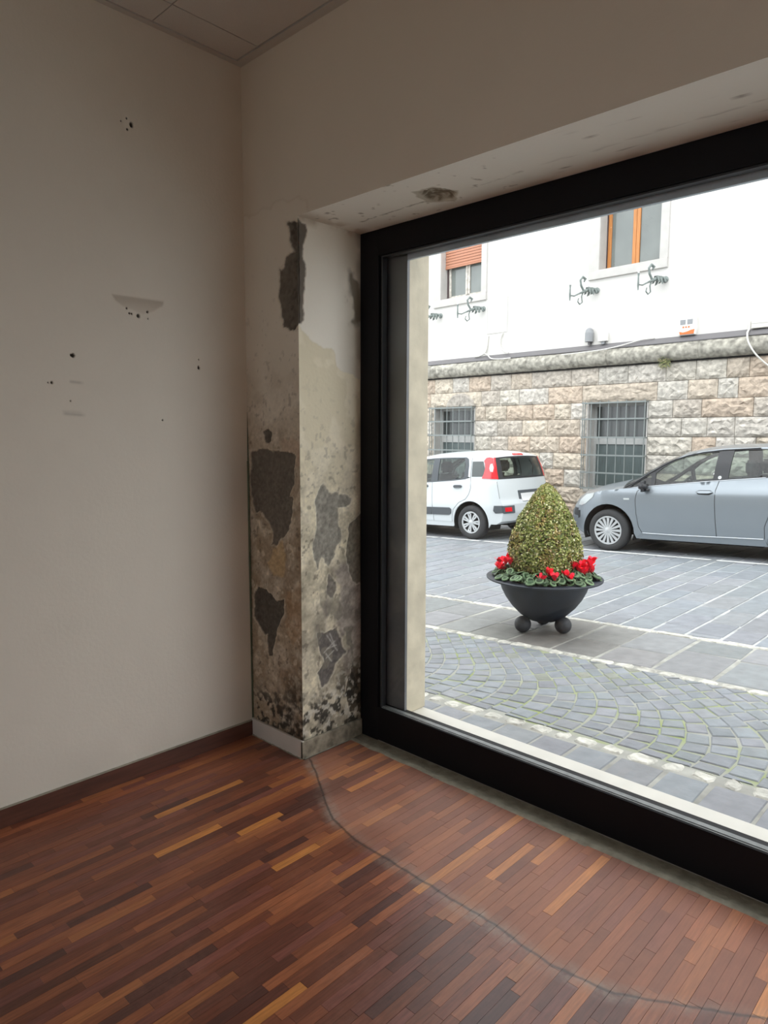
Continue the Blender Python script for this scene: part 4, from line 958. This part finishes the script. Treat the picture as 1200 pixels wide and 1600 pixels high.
class Car:
    def __init__(s, root, prof, W, plan, sil):
        s.t = root; s.zs, s.ws = zip(*prof); s.W = W; s.plan = plan; s.sil = [np.array(p, float) for p in sil]
        d = [0]
        for a, b in zip(s.sil[:-1], s.sil[1:]): d.append(d[-1]+math.hypot(b[0]-a[0], b[1]-a[1]))
        s.d = d
    def w(s, x, z): return float(np.interp(z, s.zs, s.ws))*s.plan(x, z)
    def y(s, x, z): return s.W-s.w(x, z)
    def side(s, name, outline, m, holes=(), off=0., grid=.05, mirror=True, parent=None, flange=.02):
        """panel following the curved flank, with a turned-in flange along its outline"""
        outline = s.dens(outline, .04); holes = [s.dens(h, .04) for h in holes]
        vs = []; es = []
        for poly in [outline]+holes:
            n0 = len(vs); vs += [Vector(p) for p in poly]; es += [(n0+i, n0+(i+1) % len(poly)) for i in range(len(poly))]
        nb = len(vs); o = np.array(outline); x0, z0 = o.min(0); x1, z1 = o.max(0)
        if grid:
            gx_, gz_ = np.meshgrid(np.arange(x0+grid/2, x1, grid), np.arange(z0+grid/2, z1, grid)); gx_, gz_ = gx_.ravel(), gz_.ravel()
            k = pdist(gx_, gz_, outline) > grid*.35
            for h in holes: k &= pdist(gx_, gz_, h) < -grid*.35
            vs += [Vector((a, b)) for a, b in zip(gx_[k], gz_[k])]
        V, _, F, *_r = delaunay_2d_cdt(vs, es, [], 0, 1e-5)
        V = np.array([(p[0], p[1]) for p in V]); c = np.array([V[list(f)].mean(0) for f in F])
        k = inside(c[:, 0], c[:, 1], outline)
        for h in holes: k &= ~inside(c[:, 0], c[:, 1], h)
        F = [tuple(f) for f, q in zip(F, k) if q]
        res = []
        for sgn in ((1, -1) if mirror else (1,)):
            P_ = [(x, (s.y(x, z)-off) if sgn > 0 else 2*s.W-s.y(x, z)+off, z) for x, z in V]
            FF = [f if sgn < 0 else f[::-1] for f in F]
            # orientation check: near side normals point to -y
            P2 = list(P_); F2 = list(FF)
            if flange:
                for poly in [outline]+holes:
                    n0 = len(P2); n = len(poly)
                    for (x, z) in poly: yy = s.y(x, z)-off; P2.append((x, yy if sgn > 0 else 2*s.W-yy, z))
                    for (x, z) in poly: yy = s.y(x, z)-off+flange; P2.append((x, yy if sgn > 0 else 2*s.W-yy, z))
                    F2 += [(n0+i, n0+(i+1) % n, n0+n+(i+1) % n, n0+n+i) for i in range(n)]
            ob = mesh(name, P2, F2, m, parent or s.t, smooth=True); smooth_by_angle(ob, 50); res.append(ob)
        return res
    def dens(s, poly, step):
        out = []
        for a, b in zip(poly, list(poly[1:])+[poly[0]]):
            n = max(1, int(math.hypot(b[0]-a[0], b[1]-a[1])/step)); out += [(a[0]+(b[0]-a[0])*i/n, a[1]+(b[1]-a[1])*i/n) for i in range(n)]
        return out
    def sp(s, q, t, off=0):
        """point of the skin that crosses the car from flank to flank; q along the silhouette (vertex index, fractional)"""
        i = min(int(q), len(s.sil)-2); u = q-i; p = s.sil[i]*(1-u)+s.sil[i+1]*u
        n = 2.4; b = 1-abs(t)**n; x, z = p[0], p[1]; ww = s.w(x, z)
        a, c = s.sil[max(0, i)], s.sil[min(len(s.sil)-1, i+1)]; tx, tz = c[0]-a[0], c[1]-a[1]; L_ = math.hypot(tx, tz)+1e-9
        nx, nz = -tz/L_, tx/L_                          # outward when the silhouette runs front-bottom, over the roof, to the rear
        return (x+p[2]*b+nx*off, s.W+t*ww, z+p[3]*b+nz*off)
    def skin(s, name, q0, q1, m, t0=-1., t1=1., off=0., nt=28, parent=None, sub=4, rim=.0):
        nq = max(2, int(round((q1-q0)*sub))); v = []; f = []
        for i in range(nq+1):
            for j in range(nt+1): v.append(s.sp(q0+(q1-q0)*i/nq, t0+(t1-t0)*j/nt, off))
        for i in range(nq):
            for j in range(nt): f.append((i*(nt+1)+j, i*(nt+1)+j+1, (i+1)*(nt+1)+j+1, (i+1)*(nt+1)+j))
        if off > 0 or rim:
            n0 = len(v); ring = [j for j in range(nt+1)]+[i*(nt+1)+nt for i in range(1, nq+1)]+[nq*(nt+1)+j for j in range(nt-1, -1, -1)]+[i*(nt+1) for i in range(nq-1, 0, -1)]
            loc = {}
            for i in range(nq+1):
                for j in range(nt+1): loc[i*(nt+1)+j] = (q0+(q1-q0)*i/nq, t0+(t1-t0)*j/nt)
            for r in ring: v.append(s.sp(*loc[r], off-max(rim, off+.004)))
            n = len(ring); f += [(ring[i], n0+i, n0+(i+1) % n, ring[(i+1) % n]) for i in range(n)]
        o = mesh(name, v, f, m, parent or s.t, smooth=True); return smooth_by_angle(o, 40)
    def line(s, name, pts, m, r=.004, off=-.001, parent=None, mirror=True):
        pts = s.dens2(pts, .05); 
        for sgn in ((1, -1) if mirror else (1,)):
            G().tube([(x, (s.y(x, z)-off) if sgn > 0 else 2*s.W-s.y(x, z)+off, z) for x, z in pts], r, 5).build(name, m, parent or s.t, smooth=True)
    def dens2(s, pts, step):
        out = []
        for a, b in zip(pts[:-1], pts[1:]):
            n = max(1, int(math.hypot(b[0]-a[0], b[1]-a[1])/step)); out += [(a[0]+(b[0]-a[0])*i/n, a[1]+(b[1]-a[1])*i/n) for i in range(n)]
        return out+[pts[-1]]

def wheel(parent, x, ynear, z, R, near, style, Rr):
    """near=True: outer face towards -y"""
    sg = 1 if near else -1; wd = .19
    e = empty('wheel', (x, ynear, z)); e.parent = parent
    if not near: e.rotation_euler = (0, 0, math.pi)
    tr = [(Rr, .015), (Rr+.01, .0), (R-.055, -.004), (R-.018, .006), (R, .03), (R+.001, wd/2), (R, wd-.03), (R-.018, wd-.006), (Rr, wd)]
    G().lathe([(r, y) for r, y in tr], 48, ax='y').build('tyre', M['rubber'], e, smooth=True)
    G().lathe([(Rr+.002, .02), (Rr-.012, .03), (Rr-.03, .075), (.03, .06), (0, .06)], 40, ax='y').build('rim', M['hub_dark'], e, smooth=True)
    g = G(); g.lathe([(Rr+.004, .012), (Rr+.002, .0), (Rr-.016, .0), (Rr-.022, .014)], 48, ax='y')
    g.lathe([(.052, .03), (.050, .006), (.02, -.003), (0, -.004)], 24, ax='y')
    if style == 'spokes':
        n = 16
        for k in range(n):
            a = 2*math.pi*k/n; ca, sa = math.cos(a), math.sin(a); h0, h1 = .010, .019
            for r0, r1, w0, w1, ya, yb in ((.045, Rr-.018, h0, h1, .004, .006),):
                q = [(r0, -w0, ya), (r1, -w1, yb), (r1, w1, yb), (r0, w0, ya), (r0, -w0*1.25, ya+.02), (r1, -w1*1.15, yb+.02), (r1, w1*1.15, yb+.02), (r0, w0*1.25, ya+.02)]
                g.add([(r*ca-w_*sa, y_, r*sa+w_*ca) for r, w_, y_ in q], [(0, 1, 2, 3), (0, 4, 5, 1), (2, 6, 7, 3), (1, 5, 6, 2), (0, 3, 7, 4)])
    else:
        for k in range(7):
            for dl in (-.155, .155):
                a = 2*math.pi*k/7+dl; ca, sa = math.cos(a), math.sin(a)
                q = [(.045, -.011, .004), (Rr-.018, -.013, .004), (Rr-.018, .013, .004), (.045, .011, .004), (.045, -.013, .024), (Rr-.018, -.017, .024), (Rr-.018, .017, .024), (.045, .013, .024)]
                g.add([(r*ca-w_*sa, y_, r*sa+w_*ca) for r, w_, y_ in q], [(0, 1, 2, 3), (0, 4, 5, 1), (2, 6, 7, 3), (1, 5, 6, 2), (0, 3, 7, 4)])
            a = 2*math.pi*k/7; g.tube([((Rr-.03)*math.cos(a+w_), .006, (Rr-.03)*math.sin(a+w_)) for w_ in (-.2, -.1, 0, .1, .2)], .010, 5)
    smooth_by_angle(g.build('hubcap', M['hub'], e), 30)
def well(parent, x, z, R, y0, y1):
    g = G(); v = []; n = 24
    for i in range(n+1):
        a = -.35+(math.pi+.7)*i/n
        for yy in (y0, y1): v.append((x+R*math.cos(a), yy, z+R*math.sin(a)))
    f = [(2*i, 2*i+1, 2*i+3, 2*i+2) for i in range(n)]; v.append((x, y1, z)); f += [(2*i+1, 2*(n+1), 2*i+3) for i in range(n)]
    g.add(v, f).build('wheel_well', M['under'], parent)
def seat(parent, x, y, z, rear=False):
    wd = .24 if not rear else .58
    g = G(); g.box(x-.25, x+.25, y-wd, y+wd, z, z+.16, b=.05)
    bm = bmesh.new(); bmesh.ops.create_cube(bm, size=1); bmesh.ops.bevel(bm, geom=bm.edges[:], offset=.18, segments=3, affect='EDGES'); bm.verts.index_update()
    for sc_, dz, dx in (((.14, wd*2, .60), .38, .30),): g.add([(x+dx+q.co.x*sc_[0]+q.co.z*.15, y+q.co.y*sc_[1], z+dz+q.co.z*sc_[2]) for q in bm.verts], [[q.index for q in f.verts] for f in bm.faces])
    for yy in ((y,) if not rear else (y-.35, y+.35)): g.add([(x+.41+q.co.x*.11, yy+q.co.y*.27, z+.80+q.co.z*.20) for q in bm.verts], [[q.index for q in f.verts] for f in bm.faces])
    bm.free(); return g.build('rear_seat' if rear else 'seat', M['seat'], parent, smooth=True)

SL = -math.atan(SB)
# --- silver hatchback, only its front half shows
cr = empty('car', (-1.67, 7.41, zst(-1.67, 0)+.004), (0, SL, 0), label='silver grey five door hatchback parked at the right, nose towards the white car', cat='car')
plan = lambda x, z: (1-.30*max(0, (-.02-x)/.55)**2.0)*(1-.22*max(0, (x-2.5)/.65)**2.2)
sil = [(-.30, .19, -.33, 0), (-.45, .26, -.34, 0), (-.525, .37, -.32, 0), (-.535, .52, -.30, 0), (-.505, .62, -.27, .0), (-.43, .715, -.25, .03), (-.30, .80, -.20, .06), (-.08, .865, -.12, .08), (.27, .905, -.08, .12),
       (.45, 1.005, -.07, .10), (.80, 1.235, -.05, .09), (1.03, 1.345, -.02, .07), (1.27, 1.405, 0, .06), (1.55, 1.437, 0, .055), (2.1, 1.445, 0, .05), (2.6, 1.415, 0, .05), (2.92, 1.34, .04, .04),
       (3.02, 1.20, .08, 0), (3.08, .98, .10, 0), (3.11, .70, .12, 0), (3.10, .40, .12, 0), (3.02, .22, .10, 0)]
C1 = Car(cr, [(0, .74), (.25, .805), (.45, .832), (.70, .845), (.84, .842), (.875, .830), (1.0, .775), (1.25, .70), (1.45, .60)], .845, plan, sil)
def circ(x, z, r, a0, a1, n=18): return [(x+r*math.cos(math.radians(a0+(a1-a0)*i/n)), z+r*math.sin(math.radians(a0+(a1-a0)*i/n))) for i in range(n+1)]
fa = circ(.045, .295, .385, 196, -15); ra = circ(2.53, .295, .375, 196, -15)
seam1 = [(.552, .925), (.481, .868), (.459, .753), (.471, .549), (.501, .37), (.547, .288)]
seam2 = [(1.552, 1.02), (1.522, .899), (1.519, .758), (1.527, .522), (1.539, .295)]
seam3 = [(2.50, 1.085), (2.44, .90), (2.30, .72), (2.16, .60), (2.11, .45), (2.11, .30)]
C1.side('front_fender', [(-.30, .19), (-.45, .26), (-.525, .37), (-.535, .52), (-.505, .62), (-.43, .715), (-.30, .80), (-.08, .865), (.27, .905), (.40, .915)]+seam1+[(.46, .20)]+[p for p in fa[::-1]][1:-1], M['silver'])
d1 = C1.side('front_door', seam1+[(1.03, .285)]+seam2[::-1]+[(1.3, 1.0), (1.0, .972), (.75, .948)], M['silver'])
d2 = C1.side('rear_door', seam2+[(2.11, .30)]+seam3[::-1][1:]+[(2.1, 1.06), (1.75, 1.038)], M['silver'])
C1.side('rear_quarter', [(2.5, 1.085)]+seam3[1:]+[(2.15, .22)]+fa[:0]+[p for p in ra]+[(2.92, .20), (3.02, .22), (3.10, .40), (3.11, .70), (3.08, .98), (3.02, 1.20), (2.92, 1.34), (2.62, 1.375), (2.56, 1.2)], M['silver'])
C1.side('sill_panel', [(.46, .20), (.547, .292), (1.03, .288), (1.54, .297), (2.11, .302), (2.15, .20)], M['silver'], off=-.004)
C1.line('sill_trim', [(.55, .284), (1.03, .280), (1.54, .288), (2.10, .295)], M['chrome'], r=.007, off=.003)
for sm, pr in ((seam1, d1), (seam2, d2), (seam3, d2)): C1.line('door_gap', sm, M['black_trim'], r=.0045)
top = [(.27, .905), (.45, 1.0), (.62, 1.115), (.80, 1.220), (.95, 1.297), (1.12, 1.352), (1.3, 1.388), (1.55, 1.414), (2.0, 1.428), (2.35, 1.41), (2.6, 1.37)]
belt = [(.27, .905), (.42, .918), (.552, .928), (.75, .950), (1.0, .974), (1.3, 1.002), (1.552, 1.022), (1.75, 1.04), (2.1, 1.062), (2.5, 1.087)]
glf = [(.715, .962), (.712, 1.12), (.80, 1.195), (.93, 1.272), (1.08, 1.332), (1.25, 1.370), (1.505, 1.40), (1.470, 1.03)]
glr = [(1.69, 1.413), (2.02, 1.415), (2.28, 1.395), (2.42, 1.33), (2.40, 1.09), (2.08, 1.072), (1.655, 1.052)]
tri = [(.36, .93), (.45, .985), (.62, 1.095), (.655, 1.09), (.66, .955)]
C1.side('window_frame', top+[(2.56, 1.2)]+belt[::-1][:-1], M['black_trim'], holes=[glf, glr, tri], off=.001)
C1.side('roof_rail', top+[(2.62, 1.375), (2.92, 1.34), (2.6, 1.415), (2.1, 1.445), (1.55, 1.437), (1.27, 1.405), (1.03, 1.345), (.80, 1.235), (.45, 1.005)], M['silver'], off=.003)
C1.line('belt_trim', [(.40, .92), (.75, .952), (1.0, .976), (1.3, 1.004), (1.55, 1.024), (2.1, 1.064)], M['chrome'], r=.005, off=.002)
C1.line('rail_edge', [(.30, .925), (.45, 1.003), (.62, 1.118), (.80, 1.225), (.95, 1.302), (1.12, 1.357), (1.3, 1.393), (1.55, 1.419), (2.0, 1.433)], M['black_trim'], r=.008, off=.004)
for gp in (glf, glr, tri): C1.side('side_window', gp, M['car_glass'], off=-.012, flange=0)
C1.skin('front_bumper', 0, 5, M['silver']); C1.skin('bonnet', 5, 8, M['silver'])
C1.skin('windscreen', 8, 11, M['car_glass'], -.90, .90, sub=3)
C1.skin('windscreen_pillar', 8, 11, M['black_trim'], -1, -.90, nt=4); C1.skin('windscreen_pillar', 8, 11, M['silver'], .90, 1, nt=4)
C1.skin('roof', 11, 16, M['silver']); C1.skin('rear_window', 16, 18, M['win_dark'], -.88, .88); C1.skin('tailgate', 18, 21, M['silver']); C1.skin('rear_pillar', 16, 18, M['silver'], -1, -.88, nt=3); C1.skin('rear_pillar', 16, 18, M['silver'], .88, 1, nt=3)
C1.skin('grille', 2.2, 3.3, M['black_trim'], -.62, .62, off=.004)
C1.skin('bumper_intake', 2.7, 3.7, M['black_trim'], -1., -.80, off=.006, nt=6)
C1.side('headlamp', [(-.31, .812), (-.45, .72), (-.497, .645), (-.43, .640), (-.33, .672), (-.19, .775), (-.16, .842)], M['clear_lens'], off=.006, grid=.03)
C1.side('fog_intake', [(-.535, .552), (-.475, .562), (-.478, .455), (-.532, .43)], M['black_trim'], off=.006, grid=.02)
C1.side('side_indicator', [(.29, .772), (.375, .772), (.375, .748), (.292, .748)], M['clear_lens'], off=.006, grid=.03)
for sg, yy in ((1, 0), (-1, 0)):
    pass
C1.side('door_handle', [(1.285, .878), (1.33, .893), (1.46, .893), (1.495, .875), (1.45, .862), (1.33, .860)], M['silver'], off=.028, grid=.03, mirror=False, flange=.026)
C1.side('handle_recess', [(1.275, .88), (1.31, .845), (1.45, .838), (1.50, .868), (1.46, .90), (1.32, .90)], M['black_trim'], off=.002, grid=.03, mirror=False, flange=0)
C1.side('round_badge', circ(1.555, 1.065, .022, 0, 340, 12), M['clear_lens'], off=.006, grid=0, mirror=False)
g = G(); yb = C1.y(.6, .96); bm = bmesh.new(); bmesh.ops.create_cube(bm, size=1); bmesh.ops.bevel(bm, geom=bm.edges[:], offset=.3, segments=4, affect='EDGES'); bm.verts.index_update()
mv = [(q.co.x, q.co.y, q.co.z) for q in bm.verts]; mf = [[q.index for q in f.verts] for f in bm.faces]; bm.free()
for ys, nm in ((yb-.11, 1), (2*.845-yb+.11, -1)):
    g = G(); g.add([(.60+p[0]*.10, ys+p[1]*.22, .945+p[2]*.15) for p in mv], mf); g.box(.60, .66, min(ys, ys+nm*.12), max(ys, ys+nm*.12), .88, .91); g.build('wing_mirror', M['black_trim'], cr, smooth=True)
for x_ in (.045, 2.53):
    for near in (True, False): wheel(cr, x_, .018 if near else 1.69-.018, .295, .302, near, 'spokes', .205)
    well(cr, x_, .295, .382, .03, .42); well(cr, x_, .295, .382, 1.66, 1.27)
g = G(); g.box(.50, 2.08, .10, 1.59, .18, .34).box(-.40, .60, .45, 1.24, .20, .60).box(2.1, 2.95, .45, 1.24, .20, .50).box(-.2, 2.9, .40, 1.29, .26, .34); g.build('floor_pan', M['under'], cr)
g = G(); g.box(.45, .82, .12, 1.57, .50, .90, b=.05); g.build('dashboard', M['seat'], cr)
g = G()
pts = [(.98+.07*math.sin(a)*.45, .50+.18*math.cos(a), .86+.18*math.sin(a)) for a in np.linspace(0, 2*math.pi, 21)]; g.tube(pts, .014, 6, cap=False); g.tube([(.98, .50, .86), (.78, .50, .78)], .03, 8); g.tube([(.98, .34, .86), (.98, .66, .86)], .012, 6); g.build('steering_wheel', M['seat'], cr)
for y_ in (.48, 1.21): seat(cr, 1.42, y_, .38)
seat(cr, 2.2, .845, .40, True)

# --- white small hatchback seen from its rear quarter
cw = empty('car', (-4.10, 7.43, zst(-4.10, 0)+.004), (0, SL, 0), label='white boxy small hatchback with tall red tail lamps parked at the left', cat='car')
plan2 = lambda x, z: (1-.12*max(0, (x-.30)/.32)**2.4)*(1-.30*max(0, (-2.35-x)/.55)**2.2)
sil2 = [(-2.72, .20, -.1, 0), (-2.86, .30, -.1, 0), (-2.90, .52, -.08, 0), (-2.84, .72, -.08, .02), (-2.60, .88, -.05, .07), (-1.95, 1.0, -.03, .09), (-1.60, 1.22, -.04, .08), (-1.30, 1.36, 0, .07), (-1.02, 1.405, 0, .07), (-.75, 1.42, 0, .075), (-.39, 1.425, 0, .08), (-.02, 1.425, 0, .08), (.20, 1.418, 0, .07), (.35, 1.405, .02, .05),
        (.405, 1.375, .06, .02), (.455, 1.22, .08, 0), (.505, 1.02, .08, 0), (.54, .85, .08, 0), (.565, .68, .09, 0), (.60, .60, .10, 0), (.61, .46, .10, 0), (.58, .32, .09, 0), (.50, .27, .05, 0)]
C2 = Car(cw, [(0, .75), (.3, .80), (.55, .82), (.95, .80), (1.2, .75), (1.38, .69), (1.5, .60)], .822, plan2, sil2)
fa2 = circ(-2.22, .29, .365, 196, -15); ra2 = circ(.0, .285, .365, 192, -12)
rseam = [(.0, 1.05), (.01, .87), (-.03, .76), (-.10, .68), (-.24, .62), (-.36, .50), (-.40, .36), (-.40, .28)]
bseam = [(-.835, .965), (-.835, .65), (-.81, .285)]
fseam = [(-1.82, .93), (-1.84, .60), (-1.80, .285)]
C2.side('front_fender', [(-2.72, .20), (-2.86, .30), (-2.90, .52), (-2.84, .72), (-2.60, .88), (-1.95, 1.0), (-1.82, .93)]+fseam[1:]+[(-1.84, .22)]+fa2[::-1][1:-1], M['carwhite'])
C2.side('front_door', fseam+[(-.81, .285)]+bseam[::-1][1:]+[(-1.3, .945)], M['carwhite'])
C2.side('rear_door', bseam+[(-.40, .28)]+rseam[::-1][1:]+[(-.08, 1.03), (-.40, 1.0)], M['carwhite'])
C2.side('rear_quarter', [rseam[0]]+rseam[1:]+[(-.38, .22)]+ra2+[(.40, .27), (.50, .27), (.58, .32), (.61, .46), (.60, .60), (.565, .68), (.54, .85), (.505, 1.02), (.24, 1.035)], M['carwhite'])
C2.side('sill_panel', [(-1.84, .20), (-1.80, .287), (-.81, .287), (-.40, .284), (-.38, .20)], M['carwhite'], off=-.006)
for sm in (rseam, bseam, fseam): C2.line('door_gap', sm, M['grey_trim'], r=.004)
C2.line('door_gap', [(-.02, 1.40), (-.01, 1.2), (.0, 1.05)], M['grey_trim'], r=.004, off=.002)
wf = [(-1.82, .955), (-1.58, 1.19), (-1.30, 1.33), (-1.02, 1.378), (-.75, 1.392), (-.40, 1.396), (-.15, 1.394), (-.09, 1.36), (-.06, 1.25), (-.055, 1.06), (-.10, 1.02), (-.40, .99), (-.83, .965), (-1.3, .945)]
g1 = [(-1.62, .985), (-1.50, 1.17), (-1.27, 1.295), (-1.02, 1.352), (-.85, 1.366), (-.865, .98), (-1.3, .965)]
g2 = [(-.72, 1.372), (-.40, 1.375), (-.18, 1.372), (-.135, 1.26), (-.14, 1.07), (-.17, 1.035), (-.45, 1.008), (-.715, .995)]
C2.side('window_frame', wf, M['grey_trim'], holes=[g1, g2], off=.001)
for gp in (g1, g2): C2.side('side_window', gp, M['car_glass'], off=-.010, flange=0)
qf = [(.0, 1.318), (.22, 1.318), (.275, 1.20), (.25, 1.062), (.02, 1.062)]
C2.side('quarter_window', qf, M['win_dark'], off=.003, grid=.04)
C2.side('roof_side', [(-1.60, 1.22), (-1.30, 1.36), (-1.02, 1.405), (-.75, 1.42), (-.39, 1.425), (-.02, 1.425), (.20, 1.418), (.35, 1.405), (.405, 1.375), (.455, 1.22), (.505, 1.02), (.24, 1.035), (-.0, 1.05), (-.055, 1.06), (-.06, 1.25), (-.09, 1.36), (-.15, 1.394), (-.40, 1.396), (-.75, 1.392), (-1.02, 1.378), (-1.30, 1.33), (-1.58, 1.19), (-1.82, .955), (-1.95, 1.0)], M['carwhite'], off=.0)
C2.side('tail_lamp', [(.235, 1.325), (.27, 1.375), (.33, 1.388), (.40, 1.372), (.455, 1.22), (.505, 1.025), (.235, 1.035), (.265, 1.10), (.285, 1.20), (.262, 1.28)], M['red_lens'], off=.012, grid=.03)
C2.side('lamp_lens', [(.375, 1.27), (.41, 1.28), (.445, 1.215), (.44, 1.14), (.395, 1.15), (.37, 1.20)], M['clear_lens'], off=.016, grid=.03)
C2.skin('front_bumper', 0, 3, M['carwhite']); C2.skin('bonnet', 3, 5, M['carwhite']); C2.skin('windscreen', 5, 7, M['car_glass'], -.92, .92)
C2.skin('windscreen_pillar', 5, 7, M['carwhite'], -1, -.92, nt=3); C2.skin('windscreen_pillar', 5, 7, M['carwhite'], .92, 1, nt=3)
C2.skin('roof', 7, 14, M['carwhite']); C2.skin('rear_window_frame', 14, 16, M['black_trim'], -.97, -.80, nt=4); C2.skin('rear_window_frame', 14, 16, M['black_trim'], .80, .97, nt=4)
C2.skin('rear_window', 14.15, 15.85, M['car_glass'], -.80, .80); C2.skin('rear_window_frame', 14, 14.15, M['black_trim'], -.97, .97, off=.001); C2.skin('rear_window_frame', 15.85, 16.02, M['black_trim'], -.97, .97, off=.001)
C2.skin('tail_lamp_edge', 14, 16, M['red_lens'], -1, -.95, off=.004, nt=3); C2.skin('tail_lamp_edge', 14, 16, M['red_lens'], .95, 1, off=.004, nt=3)
C2.skin('tailgate', 16, 19, M['carwhite']); C2.skin('rear_bumper', 19, 22, M['carwhite'])
C2.skin('bumper_corner', 19.15, 20.05, M['grey_trim'], -1.0, -.66, off=.010, nt=8); C2.skin('bumper_corner', 19.15, 20.05, M['grey_trim'], .66, 1.0, off=.010, nt=8)
C2.side('bumper_corner', [(.48, .585), (.602, .585), (.61, .465), (.50, .455), (.465, .50)], M['grey_trim'], off=.010, grid=.03)
C2.skin('rear_fog_lamp', 19.35, 19.85, M['red_lens'], -.95, -.76, off=.018, nt=5)
C2.skin('plate_recess', 17.2, 18.1, M['grey_trim'], -.40, .40, off=.012); C2.skin('number_plate', 17.5, 18.6, M['plate'], -.33, .33, off=.016); C2.skin('brake_light', 13.4, 13.8, M['red_lens'], -.22, .22, off=.012, nt=6)
C2.line('tailgate_gap', [(.515, .98), (.535, .86), (.56, .70)], M['grey_trim'], r=.004)
C2.side('door_strip', [(-1.70, .525), (-.845, .525), (-.845, .395), (-1.70, .385)], M['grey_trim'], off=.014); C2.side('door_strip', [(-.83, .525), (-.44, .528), (-.405, .50), (-.41, .43), (-.45, .40), (-.83, .395)], M['grey_trim'], off=.014)
for xx in (-.35, -1.10): C2.side('door_handle', [(xx, .905), (xx+.03, .922), (xx+.16, .922), (xx+.18, .90), (xx+.16, .878), (xx+.02, .872)], M['grey_trim'], off=.025, grid=.03)
for x_ in (.0, -2.22):
    for near in (True, False): wheel(cw, x_, .020 if near else 1.644-.02, .285, .290, near, 'pairs', .185)
    well(cw, x_, .285, .362, .03, .40); well(cw, x_, .285, .362, 1.61, 1.24)
G().box(-1.80, -.42, .10, 1.54, .18, .32).box(-2.6, -1.8, .45, 1.2, .2, .5).box(-.4, .50, .45, 1.2, .22, .5).box(-2.4, .45, .40, 1.24, .24, .34).build('floor_pan', M['under'], cw)
for y_ in (.46, 1.18): seat(cw, -1.25, y_, .42)
seat(cw, -.50, .822, .42, True)
G().box(-2.0, -1.6, .15, 1.5, .55, .98, b=.05).build('dashboard', M['seat'], cw)
for ys, nm in ((.0, 1), (1.644, -1)):
    g = G(); g.add([(-1.62+p[0]*.10, ys+p[1]*.22-nm*.06, 1.02+p[2]*.17) for p in mv], mf).box(-1.64, -1.58, min(ys, ys+nm*.08), max(ys, ys+nm*.08), .96, .99).build('wing_mirror', M['grey_trim'], cw, smooth=True)
